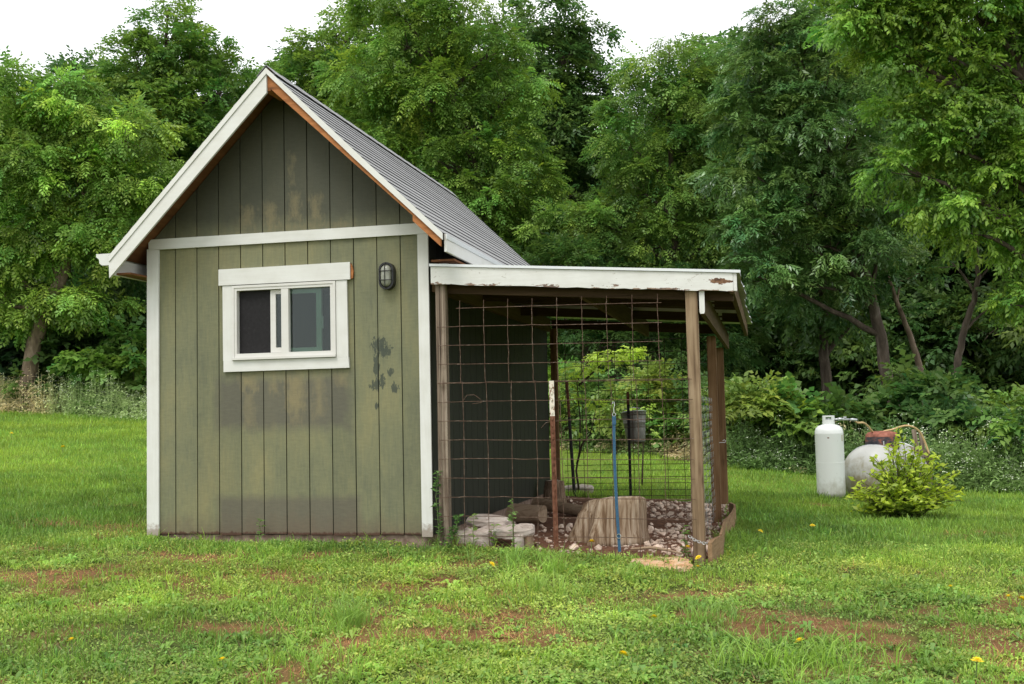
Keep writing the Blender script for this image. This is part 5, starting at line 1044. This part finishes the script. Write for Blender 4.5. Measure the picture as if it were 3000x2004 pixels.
# little seedlings and a vine by the left post
def seedling(label, p, h_, n, tint, seed, vine=False, lean=(0, 0)):
    rg = np.random.default_rng(seed); t = thing('vine' if vine else 'seedling', label, 'vine' if vine else 'seedling', p); P = np.array([(lean[0]*k/6+rg.normal(0, .006), lean[1]*k/6+rg.normal(0, .006), h_*k/6) for k in range(7)]); P[0] = (0, 0, -.03)
    mb = MB().tube(P, np.linspace(.004, .0018, 7), 5); u_ = rg.uniform(.15, 1, n)*6; i0 = np.minimum(u_.astype(int), 5); pos = P[i0]+(P[i0+1]-P[i0])*(u_-i0)[:, None]; an = rg.uniform(0, 6.3, n)
    d = np.stack([np.cos(an), np.sin(an), rg.uniform(-.1, .6, n)], 1); up = rg.normal(0, .3, (n, 3))+np.array([0, 0, 1.]); LV = Leaves(); T = np.array(leaf_quad((.1, 0, 0), (1, 0, 0), (0, 1, 0), 1., .6, -.1, .08)); LV.add(*stamp(T, pos, d, up, rg.uniform(.03, .06, n), np.array(tint)*np.exp(rg.normal(0, .15, (n, 1))), .1, rg))
    mb.build('stem', M['stem_green'], t); link('leaves', LV.mesh('leaves'), M['leaf'], t)
for lab, x, y, h_, n, tint, lean in (('tall leafy seedling rising in front of the flat rock slab', 3.19, -.12, .42, 34, (.12, .2, .06), (0, 0)), ('small seedling in front of the leaning rock slab', 2.87, -.1, .28, 18, (.15, .23, .05), (.02, 0)), ('bushy seedling between the two pale slabs', 3.0, .05, .2, 26, (.14, .22, .05), (.04, 0)), ('seedling under the shed window wall', 1.05, -.09, .2, 22, (.11, .18, .05), (0, 0)), ('broad weed beside the corner post', 4.5, .1, .26, 30, (.08, .15, .03), (.06, 0))):
    seedling(lab, (x, y, g1(x, y)), h_, n, tint, int(x*10))
seedling('green vine climbing the foot of the grey post', (2.575, -.08, -.1), .62, 70, (.075, .14, .04), 77, True)
seedling('ivy like weed trailing at the shed corner', (2.66, -.16, -.12), .3, 80, (.065, .13, .035), 78, True, (.12, -.02))

# ---- tall flowering weeds at the wood edge
def weeds(name, label, path, width, n, hmin, hmax, tint, seed, flower=.5, dry=None):
    rg = np.random.default_rng(seed); path = np.array(path); LV = Leaves(); cum = np.concatenate([[0], np.cumsum(np.linalg.norm(np.diff(path[:, :2], axis=0), axis=1))])
    t = rg.random(n)*cum[-1]; x = np.interp(t, cum, path[:, 0]); y = np.interp(t, cum, path[:, 1]); tx = np.gradient(path[:, 0], cum); ty = np.gradient(path[:, 1], cum); nx = -np.interp(t, cum, ty); ny = np.interp(t, cum, tx); l_ = np.hypot(nx, ny); o = rg.random(n)*width; x = x+nx/l_*o; y = y+ny/l_*o
    z = gz(x, y); h_ = rg.uniform(hmin, hmax, n)*np.clip(.2+1.45*fbm(x*1.15, y*1.15, 3)+rg.normal(0, .12, n), .25, 1.5)*sstep(-.1, .45, o); base = np.stack([x, y, z], 1); dc = np.clip((fbm(x*.8+4, y*.8, 3)-.5)*4, 0, 1) if dry is None else dry(x, y)
    top = base+np.stack([rg.normal(0, .1, n), rg.normal(0, .1, n), h_], 1)
    # stems
    w_ = .0032; side = unit(np.cross(top-base, np.array([0, 1., 0])))*w_; V = np.stack([base-side, base+side, top+side*.5, top-side*.5], 1).reshape(-1, 3); g = np.array(tint)*np.exp(rg.normal(0, .15, (n, 1))); g = g*(1-dc[:, None])+np.array([.50, .38, .24])*dc[:, None]; LV.add(V, g)
    m_ = 6; u_ = rg.uniform(.05, .95, (n, m_, 1)); pos = (base[:, None]+(top-base)[:, None]*u_).reshape(-1, 3); a = rg.uniform(0, 6.3, n*m_); d = np.stack([np.cos(a), np.sin(a), rg.uniform(.1, .9, n*m_)], 1); up = rg.normal(0, .4, (n*m_, 3))+np.array([0, 0, 1.]); col = np.repeat(g, m_, 0)*np.exp(rg.normal(0, .18, (n*m_, 1)))
    LV.add(*stamp(tmpl_simple(2, .6, .22, 4, .1), pos, d, up, rg.uniform(.08, .17, n*m_), col, .1, rg))
    # flat white flower heads
    fl = rg.random(n) < flower*(1-dc)*sstep(.4, .62, fbm(x*1.7+8, y*1.7, 3)+.05); k = 7; P = np.repeat(top[fl], k, 0); nn = len(P); P = P+rg.normal(0, 1, (nn, 3))*np.array([.05, .05, .018]); d = rg.normal(size=(nn, 3))*np.array([1, 1, .3]); T = np.array([(-.5, -.5, 0), (.5, -.5, 0), (.5, .5, 0), (-.5, .5, 0)]); LV.add(*stamp(T, P, d, rg.normal(0, .3, (nn, 3))+np.array([0, 0, 1.]), rg.uniform(.010, .021, nn), np.repeat(np.array([[.62, .65, .52]]), nn, 0), .12, rg))
    return tag(link(name, LV.mesh(name), M['leaf']), label, 'weeds', kind='stuff')
def edge_part(px0, px1, off=0.):
    xs = np.linspace(px0, px1, 14); ex = np.array([e[0] for e in EDGE_PX]); return [[np.interp(q, ex, EDGE[:, k]) for k in range(3)] for q in xs]
weeds('flowering_weeds', 'tall weeds with tiny white flowers along the left wood edge', edge_part(-500, 700), 2.4, 3000, .6, .95, (.24, .31, .13), 1, 1.0, dry=lambda x, y: sstep(.6, -.6, np.abs((x-EDGE[1][0])-.2)-.75+(fbm(x*2, y*2, 3)-.5)*1.8)*.75)
weeds('flowering_weeds', 'shady weeds with small white flowers between the run and the cylinder', edge_part(1990, 2560), 1.2, 1500, .45, .95, (.095, .155, .05), 2, .3, dry=lambda x, y: np.clip((fbm(x*2.5, y*2.5, 3)-.62)*4, 0, .6))
weeds('flowering_weeds', 'pale green weeds with white flower heads right of the tank', edge_part(2640, 3500), 1.6, 2300, .45, .85, (.125, .19, .062), 3, .5, dry=lambda x, y: x*0)
weeds('undergrowth', 'low tangled undergrowth along the wood edge behind the run', edge_part(1200, 2030), 1.2, 1300, .35, .8, (.09, .15, .04), 4, .05, dry=lambda x, y: np.clip((fbm(x*2.5, y*2.5, 3)-.55)*4, 0, .7))
# low plants over the wood floor
rg = np.random.default_rng(90); n = 5200; pxs = rg.uniform(-400, 3400, n); dd = rg.uniform(0, 9, n)
ex = np.array([e[0] for e in EDGE_PX]); ed_ = np.interp(pxs, ex, [e[2] for e in EDGE_PX])+.8+dd; P = CAM+(C_F+C_R*((pxs-1500)/FPX)[:, None])*ed_[:, None]; P[:, 2] = gz(P[:, 0], P[:, 1])+rg.uniform(.0, .9, n)*rg.random(n)
LV = Leaves(); a = rg.uniform(0, 6.3, n); LV.add(*stamp(TP['broad'][1], P, np.stack([np.cos(a), np.sin(a), rg.uniform(-.1, .5, n)], 1), rg.normal(0, .3, (n, 3))+np.array([0, 0, 1.]), rg.uniform(.25, .6, n), np.array(DARK)*np.exp(rg.normal(0, .2, (n, 1))), .1, rg))
tag(link('woodland_undergrowth', LV.mesh('woodland_undergrowth'), M['leaf']), 'low leafy plants covering the shaded wood floor', 'undergrowth', kind='stuff')
# ------------------------------------------------------------------ lawn
def blade_tuft(rg, n, h0, h1, w_, spread, bend=.5, one=False):
    """grass tuft: each blade two quads (base, bent tip)"""
    T = []
    for k in range(n):
        a = rg.uniform(0, 6.3); r = spread*rg.random()**.6; b = np.array([r*math.cos(a), r*math.sin(a), -.01]); h = rg.uniform(h0, h1); o = rg.uniform(0, 6.3) if rg.random() < .3 else a+rg.normal(0, .5); bd = bend*h*rg.uniform(.3, 1.3); dv = np.array([math.cos(o), math.sin(o), 0]); s = np.array([-dv[1], dv[0], 0])*w_/2
        if rg.random() < .6: an = rg.uniform(0, 3.1); s = np.array([math.cos(an), math.sin(an), 0])*w_/2
        if one: t = b+dv*bd+np.array([0, 0, h]); T += [b-s*.8, b+s*.8, t+s*.35, t-s*.35]; continue
        m_ = b+dv*bd*.32+np.array([0, 0, h*.62]); t = b+dv*bd+np.array([0, 0, h*rg.uniform(.8, 1.)]); T += [b-s*.8, b+s*.8, m_+s, m_-s, m_-s, m_+s, t+s*.12, t-s*.12]
    return np.array(T)
def rosette(rg, n, l0, l1, wr, rise=.5):
    T = []
    for k in range(n):
        a = 2*math.pi*k/n+rg.normal(0, .25); l_ = rg.uniform(l0, l1); d = np.array([math.cos(a), math.sin(a), 0]); s = np.array([-d[1], d[0], 0])*l_*wr/2; up = rg.uniform(.25, 1.)*rise*l_; b = d*l_*.06; m_ = d*l_*.5+np.array([0, 0, up]); e = d*l_*rg.uniform(.85, 1.)+np.array([0, 0, up*rg.uniform(.2, 1.0)])
        T += [b-s*.25, b+s*.25, m_+s+np.array([0, 0, .12*l_*wr]), m_-s+np.array([0, 0, .12*l_*wr]), m_-s+np.array([0, 0, .12*l_*wr]), m_+s+np.array([0, 0, .12*l_*wr]), e+s*.3, e-s*.3]
    return np.array(T)
def clover(rg, n, r0, h_, sz):
    T = []
    for k in range(n):
        a = rg.uniform(0, 6.3); r = r0*rg.random()**.5; c = np.array([r*math.cos(a), r*math.sin(a), rg.uniform(.15, 1.)*h_]); nr = unit(np.array([rg.normal(0, .5), rg.normal(0, .5), 1.])); o = rg.uniform(0, 6.3); d = unit(np.cross(nr, np.array([math.cos(o), math.sin(o), 0]))); s = np.cross(nr, d); l_ = sz*rg.uniform(.7, 1.4)
        T += [c-d*l_*.6, c+s*l_*.36, c+d*l_*.6, c-s*l_*.36]
    return np.array(T)
M['sown'] = grass_mat('sown_blades')
_gn = {}
def sow(T_list, x, y, sc, col, rg, jit, name, label, cat, tilt=.12, zo=0.):
    """thousands of tufts: a point mesh that carries turn, size and tint, with tuft meshes instanced on it"""
    n = len(x); key = id(T_list[0])
    if key not in _gn:
        cl = bpy.data.collections.new(name+'_tufts'); _gn[key] = cl
        for T in T_list:
            nq = len(T)//4; c = np.clip(1+rg.normal(0, jit*1.3, (nq, 1)), .5, 1.6)*np.ones((1, 3)); me = np_mesh('tuft', T, np.arange(len(T)).reshape(-1, 4), c); me.materials.append(M['sown']); cl.objects.link(bpy.data.objects.new('tuft', me))
    cl = _gn[key]
    z = gz(x, y)+(fbm(x*2.1, y*2.1, 3)-.5)*.05*sstep(16, 6, np.hypot(x-4, y+4))+zo
    me = bpy.data.meshes.new(name); me.vertices.add(n); me.vertices.foreach_set('co', np.stack([x, y, z], 1).astype(np.float32).ravel())
    rot = np.stack([rg.normal(0, tilt, n), rg.normal(0, tilt, n), rg.uniform(0, 6.283, n)], 1).astype(np.float32)
    at_ = me.attributes.new('Turn', 'FLOAT_VECTOR', 'POINT'); at_.data.foreach_set('vector', rot.ravel())
    at_ = me.attributes.new('Size', 'FLOAT', 'POINT'); at_.data.foreach_set('value', sc.astype(np.float32))
    c4 = np.ones((n, 4), np.float32); c4[:, :3] = np.clip(col, .004, 1); at_ = me.attributes.new('Tint', 'FLOAT_COLOR', 'POINT'); at_.data.foreach_set('color', c4.ravel())
    me.update(); me.materials.append(M['sown']); o = link(name, me)
    ng = bpy.data.node_groups.new(name, 'GeometryNodeTree'); ng.interface.new_socket('Geometry', in_out='INPUT', socket_type='NodeSocketGeometry'); ng.interface.new_socket('Geometry', in_out='OUTPUT', socket_type='NodeSocketGeometry')
    A = ng.nodes.new; K = ng.links.new; gi = A('NodeGroupInput'); go = A('NodeGroupOutput'); ip = A('GeometryNodeInstanceOnPoints'); ci = A('GeometryNodeCollectionInfo'); mp_ = A('GeometryNodeMeshToPoints')
    ci.inputs['Collection'].default_value = cl; ci.inputs['Separate Children'].default_value = True; ci.inputs['Reset Children'].default_value = True; ip.inputs['Pick Instance'].default_value = True
    t = A('GeometryNodeInputNamedAttribute'); t.data_type = 'FLOAT_VECTOR'; t.inputs['Name'].default_value = 'Turn'; s_ = A('GeometryNodeInputNamedAttribute'); s_.data_type = 'FLOAT'; s_.inputs['Name'].default_value = 'Size'
    er = A('FunctionNodeEulerToRotation'); K(t.outputs['Attribute'], er.inputs[0]); K(gi.outputs[0], mp_.inputs['Mesh']); K(mp_.outputs[0], ip.inputs['Points']); K(ci.outputs[0], ip.inputs['Instance']); K(er.outputs[0], ip.inputs['Rotation']); K(s_.outputs['Attribute'], ip.inputs['Scale']); K(ip.outputs[0], go.inputs[0])
    md = o.modifiers.new('tufts', 'NODES'); md.node_group = ng
    return tag(o, label, cat, kind='stuff')
def lawn_pts(rg, n, d0, d1, pw=1., px0=-1100, px1=4500):
    n = int(n*(px1-px0)/4040)
    u_ = rg.random(n); d = (d0**pw+(d1**pw-d0**pw)*u_)**(1/pw); px = rg.uniform(px0, px1, n); P = CAM[:2]+d[:, None]*unit(C_F[:2])+((px-1500)/FPX*d)[:, None]*np.array([math.cos(YAW), -math.sin(YAW)]); x, y = P[:, 0], P[:, 1]
    ok = ~((x > -.03) & (x < W+.02) & (y > -.03) & (y < DEP+.03)) & ~((x > 2.45) & (x < 4.72) & (y > -.09) & (y < 5.05)) & (edge_side(x, y) > -.5) & ~((x > .1) & (x < 2.56) & (y > -.16) & (rg.random(n) < .8)); return x[ok], y[ok], d[ok]
rg = np.random.default_rng(101)
def tone(x, y, base, rg, v=.14):
    n1 = fbm(x*.55+30, y*.55, 3)-.5; n2 = fbm(x*2.2+11, y*2.2, 3)-.5; k = np.exp(n1*.5+n2*.85+rg.normal(0, v, len(x)))[:, None]; h_ = (n1*.35+rg.normal(0, .09, len(x)))[:, None]; return np.array(base)*k*np.concatenate([1+h_, 1+h_*.1, 1-h_*.6], 1)
def frac(x, y, s=0.): return fbm(x*1.25+50+s, y*1.25+s, 3)
GR = (.152, .243, .034); WD = (.14, .235, .038); OL = (.182, .243, .05); DRY = (.33, .19, .09)
tufts = [blade_tuft(rg, 8, .03, .08, .0046, .04) for _ in range(6)]; far_t = [blade_tuft(rg, 7, .025, .06, .011, .07, .7, True) for _ in range(5)]
clov = [clover(rg, 15, .06, .035, .0125) for _ in range(6)]; ros = [rosette(rg, rg.integers(6, 9), .035, .075, .26) for _ in range(6)]; thatch = [blade_tuft(rg, 8, .012, .028, .0036, .05, 2.4, True) for _ in range(4)]; long_t = [blade_tuft(rg, 16, .10, .2, .0052, .05, .8) for _ in range(4)]
# foreground ground cover: small leaved weeds
x, y, d = lawn_pts(rg, 26000, 4.3, 9.8, 1.3); b = bare_mask(x, y); f_ = frac(x, y); k = rg.random(len(x)) < (1-b*.82)*(sstep(.34, .54, f_)*.65+.3); x, y = x[k], y[k]
sow(clov, x, y, rg.uniform(.7, 1.35, len(x)), tone(x, y, OL, rg), rg, .12, 'ground_cover_weeds', 'small leaved creeping weeds in the worn lawn', 'weeds')
x, y, d = lawn_pts(rg, 5200, 4.3, 9.6); b = bare_mask(x, y); f_ = frac(x, y, 20); k = rg.random(len(x)) < (1-b)*sstep(.40, .62, f_); x, y = x[k], y[k]
sow(ros, x, y, rg.uniform(.65, 1.5, len(x)), tone(x, y, WD, rg), rg, .12, 'broadleaf_weeds', 'broad leaved weeds and plantain in the lawn', 'weeds')
x, y, d = lawn_pts(rg, 17000, 4.3, 9.8, 1.4); b = bare_mask(x, y); f_ = frac(x, y, 40); k = rg.random(len(x)) < (1-b*.9)*(sstep(.38, .62, f_)*.8+.3); x, y = x[k], y[k]
sow(tufts, x, y, rg.uniform(.7, 1.35, len(x)), tone(x, y, GR, rg), rg, .12, 'near_grass', 'short green grass in front of the shed', 'grass')
x, y, d = lawn_pts(rg, 15000, 4.3, 11); b = bare_mask(x, y); k = rg.random(len(x)) < np.clip(b*1.1, 0, 1)*.7+.2*sstep(.42, .6, frac(x, y, 60))+.05; x, y = x[k], y[k]
sow(thatch, x, y, rg.uniform(.7, 1.3, len(x)), tone(x, y, DRY, rg), rg, .14, 'dry_thatch', 'dry brown thatch on the bare patches', 'dry grass', .3)
x, y, d = lawn_pts(rg, 36000, 8.6, 15., 1.5); b = bare_mask(x, y); k = rg.random(len(x)) < 1-b*.85; x, y, d = x[k], y[k], d[k]
sow(far_t, x, y, rg.uniform(.6, 1.3, len(x))*(.55+.05*d)*(.55+.9*fbm(x*1.9+6, y*1.9, 3)), tone(x, y, (.116, .195, .030), rg), rg, .12, 'middle_grass', 'green mown grass beside and behind the run', 'grass')
x, y, d = lawn_pts(rg, 40000, 14., 31., 1.3); k = x < 50; x, y, d = x[k], y[k], d[k]
sow(far_t, x, y, rg.uniform(.8, 1.2, len(x))*(.4+.055*d), tone(x, y, (.156, .246, .034), rg, .1), rg, .12, 'far_grass', 'bright green mown grass reaching to the wood edge', 'grass')
x, y, d = lawn_pts(rg, 8000, 6.5, 15., 1.2); k = (bare_mask(x, y) < .4) & (x > 3.5-.12*y) & (rg.random(len(x)) < sstep(.38, .58, frac(x, y, 80))); x, y, d = x[k], y[k], d[k]
sow([rosette(rg, rg.integers(5, 8), .04, .085, .28, .7) for _ in range(5)], x, y, rg.uniform(.5, 1.1, len(x))*sstep(16, 11, d), tone(x, y, (.115, .195, .032), rg), rg, .14, 'middle_weeds', 'broad leaved weeds in the grass right of the run', 'weeds', .2)
x, y, d = lawn_pts(rg, 900, 7., 16., 1.2); k = rg.random(len(x)) < sstep(.4, .6, frac(x, y, 95)); x, y = x[k], y[k]
sow([blade_tuft(rg, 14, .06, .13, .0055, .06, .8) for _ in range(4)], x, y, rg.uniform(.6, 1.2, len(x)), tone(x, y, (.13, .215, .034), rg), rg, .14, 'lawn_tufts', 'taller tufts scattered through the mown grass', 'grass')
# long clumps: named tufts one can see
def clump(label, px, py, n, sp, sc, tint, seed):
    rg = np.random.default_rng(seed); p = hit(px, py); x = rg.normal(0, sp, n); y = rg.normal(0, sp*.7, n); LV = Leaves(); P = np.stack([x, y, gz(p[0]+x, p[1]+y)-p[2]], 1); a = rg.uniform(0, 6.3, n); c = np.array(tint)*np.exp(rg.normal(0, .15, (n, 1)))
    for k in range(len(long_t)):
        m_ = np.arange(n) % len(long_t) == k
        if m_.any(): LV.add(*stamp(long_t[k], P[m_], np.stack([np.cos(a), np.sin(a), a*0], 1)[m_], np.stack([rg.normal(0, .12, n), rg.normal(0, .12, n), np.ones(n)], 1)[m_], (sc*rg.uniform(.7, 1.2, n))[m_], c[m_], .12, rg))
    o = link('grass_clump', LV.mesh('grass_clump'), M['grass']); o.location = tuple(map(float, p)); tag(o, label, 'grass clump', kind='stuff')
clump('long bladed grass clump in the worn lawn before the shed window', 1010, 1830, 16, .13, 1., (.15, .24, .045), 1)
clump('grass clump at the foot of the wire panel beside the dandelion', 1530, 1660, 16, .15, 1., (.14, .24, .04), 2)
clump('lush grass clump between leash and flat rock', 1640, 1690, 14, .14, .9, (.165, .27, .04), 3)
clump('pale bladed grass clump below the fence post', 1560, 1730, 14, .12, .85, (.2, .3, .055), 4)
clump('grass clump growing against the edging boards', 2160, 1600, 14, .12, .9, (.15, .25, .04), 5)
clump('loose grass clump on the right lawn', 2020, 1815, 12, .15, .8, (.14, .23, .045), 6)
clump('tall grass clump at the lawn bottom right of centre', 2400, 1960, 22, .25, .85, (.17, .28, .04), 7)
clump('wide grass clump at the shed corner', 1330, 1610, 10, .1, .7, (.14, .23, .04), 8)
clump('grassy clump at the bottom of the lawn below the window', 880, 1985, 14, .2, .8, (.16, .27, .04), 9)
# low plants hugging the shed footing
x = rg.uniform(.0, 2.6, 110); y = rg.uniform(-.25, -.05, 110); sow([t*1. for t in clov+ros[:2]], x, y, rg.uniform(.5, 1.2, 110), tone(x, y, (.14, .2, .055), rg), rg, .12, 'footing_weeds', 'straggly weeds along the shed footing', 'weeds')
x = rg.uniform(2.6, 4.5, 200); y = rg.uniform(-.34, -.10, 200); sow([t*1. for t in clov+tufts[:3]], x, y, rg.uniform(.9, 1.8, 200), tone(x, y, (.15, .22, .04), rg), rg, .12, 'panel_weeds', 'weeds growing through the foot of the wire panel', 'weeds')
x = rg.normal(2.10, .16, 30); y = rg.normal(-.2, .06, 30); sow(clov, x, y, rg.uniform(1.2, 2., 30), tone(x, y, (.26, .32, .05), rg), rg, .12, 'yellow_weed', 'yellow green weed patch by the shed footing', 'weeds')
# dandelions
M['petal'] = flat('dandelion_yellow', (.85, .66, .02), .7)
dme = MB(); rgd = np.random.default_rng(6)
for ring_, (rr_, zz_) in enumerate(((.021, .0), (.015, .006), (.008, .009))):
    for k in range(16-ring_*4):
        a = 2*math.pi*k/(16-ring_*4)+ring_*.2; c, s = math.cos(a), math.sin(a); dme.add([(c*.002, s*.002, zz_*.6), (c*rr_*.6-s*.003, s*rr_*.6+c*.003, zz_+.001), (c*rr_, s*rr_, zz_+.003), (c*rr_*.6+s*.003, s*rr_*.6-c*.003, zz_+.001)], [(0, 1, 2, 3)])
dmesh = dme.mesh('flower_head'); dmesh.materials.append(M['petal']); smesh = MB().tube([(0, 0, -.02), (.004, 0, .03), (0, .003, .072)], [.0024, .002, .0018], 5).mesh('stem'); smesh.materials.append(M['stem_green'])
for i, (px, py) in enumerate([(1418, 1664), (2014, 1628), (2063, 1650), (2043, 1672), (1915, 1827), (1811, 1957), (2366, 1919), (2791, 1736), (2967, 1772), (2861, 1989), (217, 1906), (30, 1275), (188, 1317), (2217, 1570), (2381, 1554), (665, 1970), (2980, 1780), (1735, 1610)]):
    p = hit(px, py+18); s = rgd.uniform(.8, 1.25)*(1.5 if py < 1400 else 1.)
    o = thing('dandelion', 'yellow dandelion flower in the grass', 'dandelion', p, 'dandelions in the lawn')
    st_ = bpy.data.objects.new('stem', smesh); hd = bpy.data.objects.new('flower_head', dmesh)
    for q in (st_, hd): COL.objects.link(q); q.parent = o
    hd.location = (0, .003, .072); o.scale = (s*1.3, s*1.3, s*1.2); o.rotation_euler = (rgd.normal(.2, .2), rgd.normal(0, .2), rgd.uniform(0, 6))
